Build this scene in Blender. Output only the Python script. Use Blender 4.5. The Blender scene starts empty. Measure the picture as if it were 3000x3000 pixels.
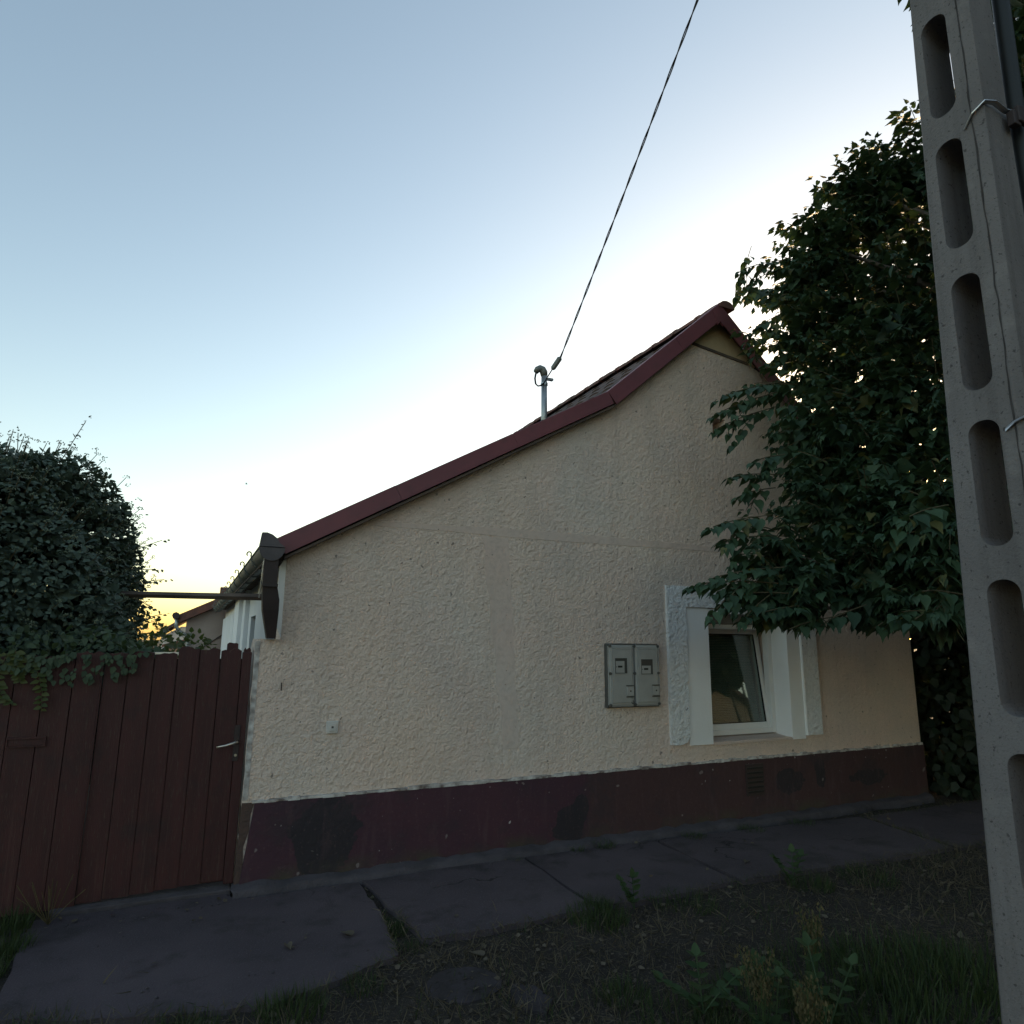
import bpy, bmesh, math, random
import numpy as np
from mathutils import Vector, Matrix, Euler

rad = math.radians
S = bpy.context.scene
COL = S.collection
rng = random.Random(7)
NR = np.random.RandomState(11)

# ------------------------------------------------------------------ camera
CAM_PITCH, CAM_ROLL, CAM_YAW = rad(11.08), rad(0.6), rad(25.3)
cam_d = bpy.data.cameras.new('camera')
cam = bpy.data.objects.new('camera', cam_d)
COL.objects.link(cam)
cam_d.sensor_width = 36.0
cam_d.lens = 1950.0 / 3000.0 * 36.0
cam_d.clip_start = 0.05
cam_d.clip_end = 3000.0
fh = Vector((math.sin(CAM_YAW), math.cos(CAM_YAW), 0))
rt = Vector((math.cos(CAM_YAW), -math.sin(CAM_YAW), 0))
UPV = Vector((0, 0, 1))
fw = fh * math.cos(CAM_PITCH) + UPV * math.sin(CAM_PITCH)
u0 = -fh * math.sin(CAM_PITCH) + UPV * math.cos(CAM_PITCH)
cr = rt * math.cos(CAM_ROLL) + u0 * math.sin(CAM_ROLL)
cu = -rt * math.sin(CAM_ROLL) + u0 * math.cos(CAM_ROLL)
M = Matrix((cr, cu, -fw)).transposed().to_4x4()
M.translation = (0, 0, 1.6)
cam.matrix_world = M
S.camera = cam

# ------------------------------------------------------------------ sky + sun
SUN_AZ, SUN_EL = rad(58.6), rad(5.6)
W = bpy.data.worlds.new('World')
S.world = W
W.use_nodes = True
nt = W.node_tree
nt.nodes.clear()
sky = nt.nodes.new('ShaderNodeTexSky')
sky.sky_type = 'NISHITA'
sky.sun_disc = False
sky.sun_elevation = SUN_EL
sky.sun_rotation = SUN_AZ
sky.altitude = 100
sky.air_density = 0.95
sky.dust_density = 1.3
sky.ozone_density = 0.6
bg = nt.nodes.new('ShaderNodeBackground')
bg.inputs['Strength'].default_value = 0.12
wo = nt.nodes.new('ShaderNodeOutputWorld')
nt.links.new(sky.outputs[0], bg.inputs[0])
nt.links.new(bg.outputs[0], wo.inputs[0])
sun_d = bpy.data.lights.new('sun', 'SUN')
sun_d.energy = 2.0
sun_d.angle = rad(0.5)
sun_d.color = (1.0, 0.72, 0.42)
sun = bpy.data.objects.new('sun', sun_d)
COL.objects.link(sun)
sdir = Vector((math.sin(SUN_AZ) * math.cos(SUN_EL), math.cos(SUN_AZ) * math.cos(SUN_EL), math.sin(SUN_EL)))
sun.rotation_euler = sdir.to_track_quat('Z', 'Y').to_euler()
sun.location = sdir * 60
S.view_settings.view_transform = 'Standard'
S.view_settings.look = 'None'
S.view_settings.gamma = 1.0
S.view_settings.exposure = 1.96
S.render.engine = 'CYCLES'
S.cycles.max_bounces = 8
S.cycles.transparent_max_bounces = 12

# ------------------------------------------------------------------ helpers
def tag(o, label=None, cat=None, group=None, kind=None):
    if label: o['label'] = label
    if cat: o['category'] = cat
    if group: o['group'] = group
    if kind: o['kind'] = kind
    return o

def link(o, parent=None):
    COL.objects.link(o)
    if parent is not None:
        o.parent = parent
    return o

def empty(name, loc, label, cat, group=None):
    o = bpy.data.objects.new(name, None)
    o.empty_display_size = 0.1
    o.location = loc
    link(o)
    bpy.context.view_layer.update()
    return tag(o, label, cat, group)

def put(name, me, mat, parent=None, smooth=False):
    """link a mesh whose coordinates are in world space, under parent"""
    o = bpy.data.objects.new(name, me)
    if mat is not None:
        me.materials.append(mat)
    if smooth:
        me.polygons.foreach_set('use_smooth', [True] * len(me.polygons))
    COL.objects.link(o)
    if parent is not None:
        o.parent = parent
        q = parent
        off = Vector((0, 0, 0))
        while q is not None:
            off += q.location
            q = q.parent
        o.location = -off
    return o

def bm_mesh(bm, name):
    bmesh.ops.recalc_face_normals(bm, faces=bm.faces)
    me = bpy.data.meshes.new(name)
    bm.to_mesh(me)
    bm.free()
    return me

class MB:
    """collects shapes into one mesh"""
    def __init__(s):
        s.bm = bmesh.new()
    def box(s, a, b, bev=0.0, rot=None, org=None):
        x0, y0, z0 = [min(p, q) for p, q in zip(a, b)]
        x1, y1, z1 = [max(p, q) for p, q in zip(a, b)]
        r = bmesh.ops.create_cube(s.bm, size=1)
        vs = r['verts']
        for v in vs:
            v.co = Vector(((x0 + x1) / 2 + v.co.x * (x1 - x0), (y0 + y1) / 2 + v.co.y * (y1 - y0), (z0 + z1) / 2 + v.co.z * (z1 - z0)))
        if bev > 0:
            es = set()
            for v in vs: es.update(v.link_edges)
            g = bmesh.ops.bevel(s.bm, geom=list(es), offset=bev, segments=2, affect='EDGES', profile=0.5)
            vs = list({v for f in g['faces'] for v in f.verts} | {v for v in vs if v.is_valid})
        if rot is not None:
            bmesh.ops.rotate(s.bm, verts=vs, cent=org or Vector(((x0 + x1) / 2, (y0 + y1) / 2, (z0 + z1) / 2)), matrix=rot)
        return s
    def prism(s, poly, axis, a, b):
        """poly: list of 2D points; axis 'x','y','z' = extrusion axis from a to b"""
        def P(p, t):
            if axis == 'y': return (p[0], t, p[1])
            if axis == 'x': return (t, p[0], p[1])
            return (p[0], p[1], t)
        v0 = [s.bm.verts.new(P(p, a)) for p in poly]
        v1 = [s.bm.verts.new(P(p, b)) for p in poly]
        n = len(poly)
        s.bm.faces.new(v0)
        s.bm.faces.new(v1[::-1])
        for i in range(n):
            s.bm.faces.new((v0[i], v1[i], v1[(i + 1) % n], v0[(i + 1) % n]))
        return s
    def tube(s, pts, r, n=8, cap=True, sq=None):
        pts = [Vector(p) for p in pts]
        rs = r if isinstance(r, (list, tuple)) else [r] * len(pts)
        rings = []
        prev = None
        for i, p in enumerate(pts):
            t = (pts[min(i + 1, len(pts) - 1)] - pts[max(i - 1, 0)]).normalized()
            if prev is None:
                ref = Vector((0, 0, 1)) if abs(t.z) < 0.9 else Vector((1, 0, 0))
                a = t.cross(ref).normalized()
            else:
                a = (prev - t * prev.dot(t)).normalized()
            prev = a
            b = t.cross(a)
            k = sq or (1, 1)
            rings.append([s.bm.verts.new(p + (a * math.cos(2 * math.pi * j / n) * k[0] + b * math.sin(2 * math.pi * j / n) * k[1]) * rs[i]) for j in range(n)])
        for i in range(len(rings) - 1):
            for j in range(n):
                s.bm.faces.new((rings[i][j], rings[i][(j + 1) % n], rings[i + 1][(j + 1) % n], rings[i + 1][j]))
        if cap:
            s.bm.faces.new(rings[0][::-1])
            s.bm.faces.new(rings[-1])
        return s
    def poly(s, pts):
        s.bm.faces.new([s.bm.verts.new(p) for p in pts])
        return s
    def build(s, name, mat, parent=None, smooth=False):
        return put(name, bm_mesh(s.bm, name), mat, parent, smooth)

def tri_mesh(name, V, T):
    """fast triangle mesh from arrays"""
    V = np.ascontiguousarray(V, dtype=np.float32)
    T = np.ascontiguousarray(T, dtype=np.int32)
    me = bpy.data.meshes.new(name)
    me.vertices.add(len(V))
    me.vertices.foreach_set('co', V.ravel())
    me.loops.add(T.size)
    me.loops.foreach_set('vertex_index', T.ravel())
    me.polygons.add(len(T))
    me.polygons.foreach_set('loop_start', np.arange(0, T.size, 3, dtype=np.int32))
    me.polygons.foreach_set('loop_total', np.full(len(T), 3, dtype=np.int32))
    me.polygons.foreach_set('use_smooth', np.full(len(T), name in ('leaf', 'crown', 'foliage')))
    me.update(calc_edges=True)
    return me

def instance_mesh(name, TV, TT, mats):
    """template verts/tris placed by N matrices (N,3,4)"""
    mats = np.asarray(mats, dtype=np.float64)
    TV = np.asarray(TV, dtype=np.float64)
    V = np.einsum('nij,vj->nvi', mats[:, :, :3], TV) + mats[:, None, :, 3]
    n, k = len(mats), len(TV)
    T = (np.asarray(TT)[None, :, :] + (np.arange(n) * k)[:, None, None]).reshape(-1, 3)
    return tri_mesh(name, V.reshape(-1, 3), T)

def mat34(loc, ydir, nrm, size, wid=1.0):
    """matrix: local Y along ydir, local Z near nrm"""
    y = Vector(ydir).normalized()
    x = y.cross(Vector(nrm))
    if x.length < 1e-4: x = y.orthogonal()
    x.normalize()
    z = x.cross(y)
    return [[x[i] * size * wid, y[i] * size, z[i] * size, loc[i]] for i in range(3)]

def rvec():
    while True:
        v = Vector((rng.uniform(-1, 1), rng.uniform(-1, 1), rng.uniform(-1, 1)))
        if 0.05 < v.length < 1: return v.normalized()

# ------------------------------------------------------------------ materials
def nodes(m):
    m.use_nodes = True
    t = m.node_tree
    return t, t.nodes['Principled BSDF'], t.nodes['Material Output']

def N(t, kind, **kw):
    n = t.nodes.new(kind)
    for k, v in kw.items():
        if k in n.inputs.keys(): n.inputs[k].default_value = v
        else: setattr(n, k, v)
    return n

def mix(t, a, b, fac, blend='MIX'):
    n = t.nodes.new('ShaderNodeMix')
    n.data_type = 'RGBA'
    n.blend_type = blend
    for s, v in ((0, fac), (6, a), (7, b)):
        if hasattr(v, 'links') or hasattr(v, 'is_linked'): t.links.new(v, n.inputs[s])
        elif s == 0: n.inputs[s].default_value = v
        else: n.inputs[s].default_value = (*v, 1)
    return n.outputs[2]

def ramp(t, src, lo, hi, a=0.0, b=1.0):
    n = t.nodes.new('ShaderNodeMapRange')
    n.inputs[1].default_value = lo; n.inputs[2].default_value = hi
    n.inputs[3].default_value = a; n.inputs[4].default_value = b
    t.links.new(src, n.inputs[0])
    return n.outputs[0]

def coords(t, scale=(1, 1, 1)):
    g = t.nodes.new('ShaderNodeNewGeometry')
    mp = t.nodes.new('ShaderNodeMapping')
    mp.inputs['Scale'].default_value = scale
    t.links.new(g.outputs['Position'], mp.inputs[0])
    return mp.outputs[0]

def noise(t, vec, scale, detail=4, rough=0.55):
    n = t.nodes.new('ShaderNodeTexNoise')
    n.inputs['Scale'].default_value = scale
    n.inputs['Detail'].default_value = detail
    n.inputs['Roughness'].default_value = rough
    t.links.new(vec, n.inputs['Vector'])
    return n.outputs['Fac']

def bump(t, p, height, dist, strength=1.0):
    b = t.nodes.new('ShaderNodeBump')
    b.inputs['Strength'].default_value = strength
    b.inputs['Distance'].default_value = dist
    t.links.new(height, b.inputs['Height'])
    t.links.new(b.outputs[0], p.inputs['Normal'])

def surf(name, col, rough=0.85, col2=None, scale=3.0, amt=0.6, bscale=0, bdist=0.0, metal=0.0, spec=0.3, stretch=(1, 1, 1), speck=None, speck_scale=60, detail=5):
    m = bpy.data.materials.new(name)
    t, p, o = nodes(m)
    c = coords(t, stretch)
    col2 = col2 or tuple(x * 0.6 for x in col)
    f = ramp(t, noise(t, c, scale, detail), 0.35, 0.68, 0, amt)
    out = mix(t, col, col2, f)
    if speck:
        s = ramp(t, noise(t, c, speck_scale, 2), 0.6, 0.68, 0, 1)
        out = mix(t, out, speck, s)
    t.links.new(out, p.inputs['Base Color'])
    p.inputs['Roughness'].default_value = rough
    p.inputs['Metallic'].default_value = metal
    p.inputs['Specular IOR Level'].default_value = spec
    if bscale:
        bump(t, p, noise(t, c, bscale, 4, 0.6), bdist)
    return m

def roughcast(name, col, col2, col3, bdist=0.0150, bscale=60):
    m = bpy.data.materials.new(name)
    t, p, o = nodes(m)
    c = coords(t)
    big = ramp(t, noise(t, c, 0.55, 3), 0.4, 0.62)
    mid = ramp(t, noise(t, c, 2.3, 5), 0.4, 0.7, 0, 0.55)
    out = mix(t, col, col2, big)
    out = mix(t, out, col3, mid)
    # vertical rain streaks
    st = ramp(t, noise(t, coords(t, (5, 5, 0.35)), 1.6, 5), 0.52, 0.75, 0, 0.22)
    out = mix(t, out, tuple(x * 0.62 for x in col), st)
    fine = noise(t, c, bscale, 5, 0.62)
    out = mix(t, out, tuple(x * 0.55 for x in col), ramp(t, fine, 0.54, 0.30, 0, 0.35))
    sp = ramp(t, noise(t, c, 23, 2), 0.70, 0.74, 0, 0.7)
    out = mix(t, out, (0.10, 0.09, 0.08), sp)
    t.links.new(out, p.inputs['Base Color'])
    p.inputs['Roughness'].default_value = 0.95
    p.inputs['Specular IOR Level'].default_value = 0.15
    if bdist:
        a = t.nodes.new('ShaderNodeMath'); a.operation = 'ADD'
        t.links.new(fine, a.inputs[0])
        t.links.new(ramp(t, noise(t, c, bscale * 0.42, 3), 0.3, 0.7, 0, 0.6), a.inputs[1])
        bump(t, p, a.outputs[0], bdist)
    return m

def leafmat(name, c1, c2, trans=0.35, rough=0.45, dry=None):
    m = bpy.data.materials.new(name)
    t, p, o = nodes(m)
    g = t.nodes.new('ShaderNodeNewGeometry')
    oi = t.nodes.new('ShaderNodeObjectInfo')
    ad = t.nodes.new('ShaderNodeMath'); ad.operation = 'ADD'
    t.links.new(g.outputs['Random Per Island'], ad.inputs[0])
    t.links.new(oi.outputs['Random'], ad.inputs[1])
    fr = t.nodes.new('ShaderNodeMath'); fr.operation = 'FRACT'
    t.links.new(ad.outputs[0], fr.inputs[0])
    out = mix(t, c1, c2, fr.outputs[0])
    if dry:
        out = mix(t, out, dry, ramp(t, fr.outputs[0], 0.93, 0.96))
    t.links.new(out, p.inputs['Base Color'])
    p.inputs['Roughness'].default_value = rough
    p.inputs['Specular IOR Level'].default_value = 0.35
    tr = t.nodes.new('ShaderNodeBsdfTranslucent')
    tc = mix(t, out, (0.16, 0.24, 0.03), 0.35)
    t.links.new(tc, tr.inputs['Color'])
    ms = t.nodes.new('ShaderNodeMixShader')
    ms.inputs[0].default_value = trans
    t.links.new(p.outputs[0], ms.inputs[1])
    t.links.new(tr.outputs[0], ms.inputs[2])
    t.links.new(ms.outputs[0], o.inputs['Surface'])
    return m

def plinth_mat():
    m = bpy.data.materials.new('plinth_paint')
    t, p, o = nodes(m)
    c = coords(t)
    f = ramp(t, noise(t, c, 1.7, 5), 0.35, 0.7)
    out = mix(t, (0.055, 0.018, 0.030), (0.038, 0.015, 0.028), f)
    sep = t.nodes.new('ShaderNodeSeparateXYZ')
    t.links.new(c, sep.inputs[0])
    wob = noise(t, c, 5.0, 8, 0.62)
    px_ = t.nodes.new('ShaderNodeMath'); px_.operation = 'ADD'
    t.links.new(sep.outputs[0], px_.inputs[0]); t.links.new(ramp(t, wob, 0.3, 0.7, -0.06, 0.06), px_.inputs[1])
    out = mix(t, out, (0.050, 0.023, 0.024), ramp(t, px_.outputs[0], 3.08, 3.12, 0, 0.85))
    def ell(cx, cz, rx, rz, soft=0.06):
        def mth(op, a, b):
            n = t.nodes.new('ShaderNodeMath'); n.operation = op
            for i, v in enumerate((a, b)):
                if isinstance(v, float): n.inputs[i].default_value = v
                else: t.links.new(v, n.inputs[i])
            return n.outputs[0]
        dx = mth('DIVIDE', mth('SUBTRACT', sep.outputs[0], cx), rx)
        dz = mth('DIVIDE', mth('SUBTRACT', sep.outputs[2], cz), rz)
        d = mth('ADD', mth('MULTIPLY', dx, dx), mth('MULTIPLY', dz, dz))
        d = mth('ADD', d, mth('MULTIPLY', mth('SUBTRACT', wob, 0.5), 4.2))
        return ramp(t, d, 1.0 + soft, 1.0 - soft, 0, 0.92)
    for e in ((0.95, 0.27, 0.23, 0.26), (2.90, 0.16, 0.14, 0.13), (3.02, 0.27, 0.07, 0.12), (5.36, 0.32, 0.20, 0.11), (5.78, 0.37, 0.07, 0.14), (6.5, 0.28, 0.3, 0.08)):
        out = mix(t, out, (0.014, 0.013, 0.018), ell(*e))
    # mossy splash zone near the ground: grown on, ragged
    moss = ramp(t, sep.outputs[2], 0.15, 0.03)
    mw = t.nodes.new('ShaderNodeMath'); mw.operation = 'MULTIPLY'
    t.links.new(moss, mw.inputs[0])
    t.links.new(ramp(t, noise(t, c, 5, 5), 0.42, 0.62), mw.inputs[1])
    out = mix(t, out, (0.045, 0.042, 0.026), mw.outputs[0])
    sp = ramp(t, noise(t, coords(t, (1.3, 1, 0.7)), 17, 3), 0.725, 0.74)
    out = mix(t, out, (0.42, 0.40, 0.39), sp)
    out = mix(t, out, (0.10, 0.055, 0.06), ramp(t, noise(t, c, 60, 3), 0.6, 0.75, 0, 0.5))
    t.links.new(out, p.inputs['Base Color'])
    p.inputs['Roughness'].default_value = 0.75
    bump(t, p, noise(t, c, 26, 5), 0.006)
    return m

def glass_mat(name, tint=(0.9, 0.95, 0.95), refl=1.0):
    m = bpy.data.materials.new(name)
    t, p, o = nodes(m)
    gl = N(t, 'ShaderNodeBsdfGlossy', Roughness=0.02)
    gl.inputs['Color'].default_value = (refl, refl, refl, 1)
    tr = N(t, 'ShaderNodeBsdfTransparent')
    tr.inputs['Color'].default_value = (*tint, 1)
    lw = t.nodes.new('ShaderNodeLayerWeight')
    pw = t.nodes.new('ShaderNodeMath'); pw.operation = 'POWER'; pw.inputs[1].default_value = 3.5
    t.links.new(lw.outputs['Facing'], pw.inputs[0])
    ms = t.nodes.new('ShaderNodeMixShader')
    t.links.new(ramp(t, pw.outputs[0], 0.0, 1.0, 0.075, 0.85), ms.inputs[0])
    t.links.new(tr.outputs[0], ms.inputs[1])
    t.links.new(gl.outputs[0], ms.inputs[2])
    t.links.new(ms.outputs[0], o.inputs['Surface'])
    return m

def wear(m, cracks=None, streak=None, stain=None, pits=None):
    """adds cracks / run-off streaks / stains / pits on top of a surf() material"""
    t = m.node_tree
    p = t.nodes['Principled BSDF']
    lk = p.inputs['Base Color'].links[0]
    out = lk.from_socket
    if stain:
        col, sc, lo_, hi_, amt = stain
        out = mix(t, out, col, ramp(t, noise(t, coords(t), sc, 7, 0.65), lo_, hi_, 0, amt))
    if streak:
        col, st, sc, lo_, hi_, amt = streak
        out = mix(t, out, col, ramp(t, noise(t, coords(t, st), sc, 6, 0.6), lo_, hi_, 0, amt))
    if pits:
        col, sc, lo_, hi_, amt = pits
        out = mix(t, out, col, ramp(t, noise(t, coords(t), sc, 2, 0.5), lo_, hi_, 0, amt))
    if cracks:
        col, sc, wd = cracks
        v = t.nodes.new('ShaderNodeTexVoronoi')
        v.feature = 'DISTANCE_TO_EDGE'
        v.inputs['Scale'].default_value = sc
        g = t.nodes.new('ShaderNodeVectorMath'); g.operation = 'ADD'
        nz = t.nodes.new('ShaderNodeTexNoise'); nz.inputs['Scale'].default_value = 3.5; nz.inputs['Detail'].default_value = 6
        c = coords(t)
        t.links.new(c, nz.inputs['Vector'])
        scl = t.nodes.new('ShaderNodeVectorMath'); scl.operation = 'SCALE'; scl.inputs['Scale'].default_value = 0.5
        t.links.new(nz.outputs['Color'], scl.inputs[0])
        t.links.new(c, g.inputs[0]); t.links.new(scl.outputs[0], g.inputs[1])
        t.links.new(g.outputs[0], v.inputs['Vector'])
        f = ramp(t, v.outputs['Distance'], wd, 0.0, 0, 1)
        mk = t.nodes.new('ShaderNodeMath'); mk.operation = 'MULTIPLY'
        t.links.new(f, mk.inputs[0]); t.links.new(ramp(t, noise(t, c, 0.9, 3), 0.50, 0.60), mk.inputs[1])
        out = mix(t, out, col, mk.outputs[0])
    t.links.new(out, p.inputs['Base Color'])
    return m

MT = {}
MT['wall'] = roughcast('cream_roughcast', (0.73, 0.585, 0.485), (0.685, 0.595, 0.525), (0.75, 0.57, 0.485))
MT['wall_smooth'] = roughcast('cream_smooth', (0.61, 0.485, 0.41), (0.57, 0.49, 0.435), (0.62, 0.47, 0.405), bdist=0.004, bscale=26)
MT['white_rough'] = roughcast('white_roughcast', (0.78, 0.78, 0.78), (0.74, 0.75, 0.77), (0.72, 0.72, 0.70), bdist=0.020, bscale=46)
MT['white'] = surf('white_render', (0.80, 0.80, 0.80), 0.9, (0.70, 0.70, 0.68), 2.2, 0.6, 40, 0.002)
MT['plinth'] = plinth_mat()
MT['ledge'] = surf('chipped_ledge', (0.62, 0.60, 0.57), 0.95, (0.10, 0.07, 0.06), 14, 0.9, 50, 0.006)
MT['bare'] = surf('bare_plaster', (0.105, 0.068, 0.056), 0.95, (0.062, 0.046, 0.042), 9, 0.9, 40, 0.012)
MT['red'] = surf('red_metal', (0.175, 0.050, 0.060), 0.55, (0.125, 0.040, 0.050), 1.8, 0.7, 6, 0.003, spec=0.5)
MT['tile'] = surf('roof_tile', (0.13, 0.085, 0.075), 0.85, (0.06, 0.055, 0.05), 5, 0.9, 45, 0.004)
MT['ridge'] = surf('ridge_tile', (0.17, 0.07, 0.055), 0.8, (0.08, 0.06, 0.05), 6, 0.9, 45, 0.004)
MT['wood_dark'] = surf('old_wood', (0.12, 0.09, 0.07), 0.9, (0.05, 0.04, 0.035), 5, 0.8, 30, 0.004, stretch=(1, 1, 0.2))
MT['ochre'] = surf('ochre_board', (0.56, 0.44, 0.28), 0.9, (0.44, 0.34, 0.22), 4, 0.8, 30, 0.004)
MT['gate'] = surf('gate_paint', (0.058, 0.020, 0.020), 0.6, (0.040, 0.016, 0.016), 3.5, 0.9, 40, 0.003, stretch=(6, 1, 0.6), speck=(0.060, 0.036, 0.030), speck_scale=30)
MT['zinc'] = surf('zinc', (0.40, 0.43, 0.45), 0.45, (0.24, 0.26, 0.26), 4, 0.9, 18, 0.002, metal=0.75)
MT['oldzinc'] = surf('weathered_zinc', (0.20, 0.21, 0.20), 0.6, (0.11, 0.12, 0.10), 4, 0.9, 18, 0.003, metal=0.35)
MT['dull'] = surf('dull_sheet', (0.10, 0.088, 0.092), 0.7, (0.06, 0.053, 0.055), 5, 0.9, 20, 0.003)
MT['brown_metal'] = surf('brown_metal', (0.045, 0.032, 0.032), 0.6, (0.03, 0.024, 0.024), 4, 0.8, 20, 0.002)
MT['pole'] = surf('pole_concrete', (0.175, 0.163, 0.163), 0.9, (0.125, 0.116, 0.116), 3.5, 0.8, 120, 0.003, speck=(0.12, 0.11, 0.11), speck_scale=130)
MT['seam'] = surf('seam_grime', (0.06, 0.055, 0.054), 1.0, (0.03, 0.027, 0.027), 30, 0.9)
MT['black'] = surf('black_plastic', (0.012, 0.014, 0.015), 0.5, (0.018, 0.02, 0.02), 4, 0.8)
MT['steel'] = surf('steel_strap', (0.55, 0.56, 0.57), 0.35, (0.4, 0.4, 0.4), 8, 0.6, metal=0.9)
MT['pave'] = surf('pavement_concrete', (0.084, 0.066, 0.074), 0.92, (0.055, 0.044, 0.051), 1.4, 0.9, 90, 0.004, speck=(0.095, 0.09, 0.095), speck_scale=95)
MT['kerb'] = surf('footing_concrete', (0.082, 0.072, 0.080), 0.95, (0.045, 0.040, 0.044), 5, 0.9, 40, 0.01)
MT['soil'] = surf('dry_soil', (0.040, 0.033, 0.027), 1.0, (0.022, 0.019, 0.016), 3.0, 0.9, 28, 0.02, speck=(0.11, 0.09, 0.07), speck_scale=70)
MT['sunk'] = surf('earthy_concrete', (0.052, 0.044, 0.050), 1.0, (0.028, 0.024, 0.022), 6.0, 0.95, 60, 0.008, speck=(0.03, 0.026, 0.022), speck_scale=25)
MT['asphalt'] = surf('asphalt', (0.05, 0.05, 0.052), 0.9, (0.035, 0.035, 0.036), 2, 0.8, 120, 0.004)
MT['plastic_grey'] = surf('grey_plastic', (0.36, 0.36, 0.34), 0.5, (0.27, 0.27, 0.25), 5, 0.7, spec=0.5)
MT['plastic_dark'] = surf('dark_plastic', (0.09, 0.09, 0.085), 0.5, (0.06, 0.06, 0.055), 5, 0.7)
MT['meter_glass'] = surf('meter_window', (0.05, 0.055, 0.055), 0.35, (0.03, 0.035, 0.035), 5, 0.5, spec=0.6)
MT['pvc'] = surf('white_pvc', (0.72, 0.72, 0.71), 0.35, (0.62, 0.62, 0.60), 3, 0.6, spec=0.5)
MT['shutter'] = surf('shutter_box_grey', (0.30, 0.30, 0.29), 0.6, (0.22, 0.22, 0.21), 3, 0.6)
MT['blind'] = surf('blind_slats', (0.17, 0.19, 0.17), 0.6, (0.13, 0.15, 0.14), 3, 0.5)
MT['room'] = surf('dark_room', (0.10, 0.085, 0.06), 0.9)
MT['glass'] = glass_mat('window_glass', (0.85, 0.90, 0.87))
MT['tree_leaf'] = leafmat('tree_leaf', (0.024, 0.052, 0.030), (0.046, 0.086, 0.042), 0.12, dry=(0.09, 0.09, 0.03), rough=0.6)
MT['ivy_leaf'] = leafmat('ivy_leaf', (0.058, 0.088, 0.070), (0.085, 0.120, 0.092), 0.10, 0.75)
MT['creeper_leaf'] = leafmat('creeper_leaf', (0.030, 0.052, 0.028), (0.055, 0.082, 0.040), 0.2, 0.65)
MT['shrub_leaf'] = leafmat('shrub_leaf', (0.010, 0.020, 0.012), (0.020, 0.034, 0.018), 0.08, 0.6)  # leaf colour lowered to carry the deep shade of that corner
MT['umbel'] = leafmat('ivy_umbel', (0.13, 0.165, 0.11), (0.18, 0.21, 0.14), 0.1, 0.8)
MT['vine_leaf'] = leafmat('vine_leaf', (0.05, 0.075, 0.022), (0.10, 0.11, 0.035), 0.35, 0.5)
MT['weed_leaf'] = leafmat('weed_leaf', (0.026, 0.056, 0.020), (0.042, 0.075, 0.026), 0.2, 0.6)
MT['grass_green'] = leafmat('green_grass', (0.022, 0.042, 0.014), (0.042, 0.062, 0.02), 0.2, 0.7)
MT['grass_dry'] = leafmat('dry_grass', (0.055, 0.044, 0.030), (0.13, 0.105, 0.07), 0.15, 0.8)
MT['litter'] = leafmat('leaf_litter', (0.055, 0.044, 0.032), (0.14, 0.115, 0.085), 0.12, 0.85)
MT['seed'] = leafmat('seed_heads', (0.075, 0.062, 0.030), (0.12, 0.10, 0.05), 0.2, 0.85)
MT['bark'] = surf('bark', (0.11, 0.09, 0.07), 0.95, (0.05, 0.04, 0.032), 9, 0.9, 30, 0.02, stretch=(1, 1, 0.3))
MT['twig'] = surf('twig', (0.10, 0.085, 0.05), 0.9)
MT['stained'] = surf('stained_render', (0.36, 0.30, 0.27), 0.95, (0.24, 0.18, 0.16), 1.1, 0.9, 30, 0.004, speck=(0.42, 0.38, 0.30), speck_scale=2.2)
MT['pale'] = surf('pale_render', (0.62, 0.60, 0.57), 0.95, (0.50, 0.48, 0.45), 1.2, 0.8, 30, 0.003)
MT['brownroof'] = surf('brown_roof', (0.20, 0.085, 0.06), 0.85, (0.11, 0.06, 0.05), 3, 0.9, 20, 0.01)
MT['orange_render'] = surf('sunny_render', (0.70, 0.52, 0.33), 0.95, (0.6, 0.45, 0.3), 1, 0.6)
MT['bellw'] = surf('bell_plastic', (0.56, 0.54, 0.51), 0.45, (0.48, 0.47, 0.45), 6, 0.4)
MT['brass'] = surf('lever_alloy', (0.62, 0.58, 0.52), 0.3, (0.5, 0.46, 0.40), 8, 0.6, metal=0.9)
MT['bluewash'] = surf('flower_white', (0.7, 0.7, 0.7), 0.9)

wear(MT['pave'], cracks=((0.016, 0.014, 0.014), 0.8, 0.010), stain=((0.034, 0.029, 0.030), 2.6, 0.52, 0.66, 0.75), pits=((0.13, 0.12, 0.12), 210, 0.62, 0.70, 0.6))
wear(MT['pole'], streak=((0.075, 0.068, 0.066), (14, 14, 0.5), 1.0, 0.50, 0.72, 0.55), stain=((0.24, 0.225, 0.22), 7, 0.56, 0.72, 0.6), pits=((0.05, 0.045, 0.045), 75, 0.66, 0.71, 0.8))
wear(MT['plinth'], streak=((0.085, 0.045, 0.052), (6, 6, 1.2), 2.2, 0.55, 0.75, 0.55), stain=((0.030, 0.020, 0.026), 3.5, 0.52, 0.64, 0.6), pits=((0.20, 0.17, 0.165), 9, 0.70, 0.715, 0.7))
wear(MT['red'], streak=((0.105, 0.045, 0.048), (6, 1, 6), 1.4, 0.52, 0.7, 0.5), pits=((0.09, 0.05, 0.05), 40, 0.66, 0.72, 0.6))
wear(MT['gate'], streak=((0.095, 0.055, 0.045), (30, 1, 0.7), 1.3, 0.60, 0.74, 0.5), stain=((0.024, 0.016, 0.017), 4, 0.55, 0.7, 0.6))
wear(MT['wall_smooth'], streak=((0.46, 0.38, 0.32), (3.5, 3.5, 0.28), 1.5, 0.54, 0.72, 0.24), stain=((0.50, 0.44, 0.40), 1.2, 0.50, 0.68, 0.45))
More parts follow.
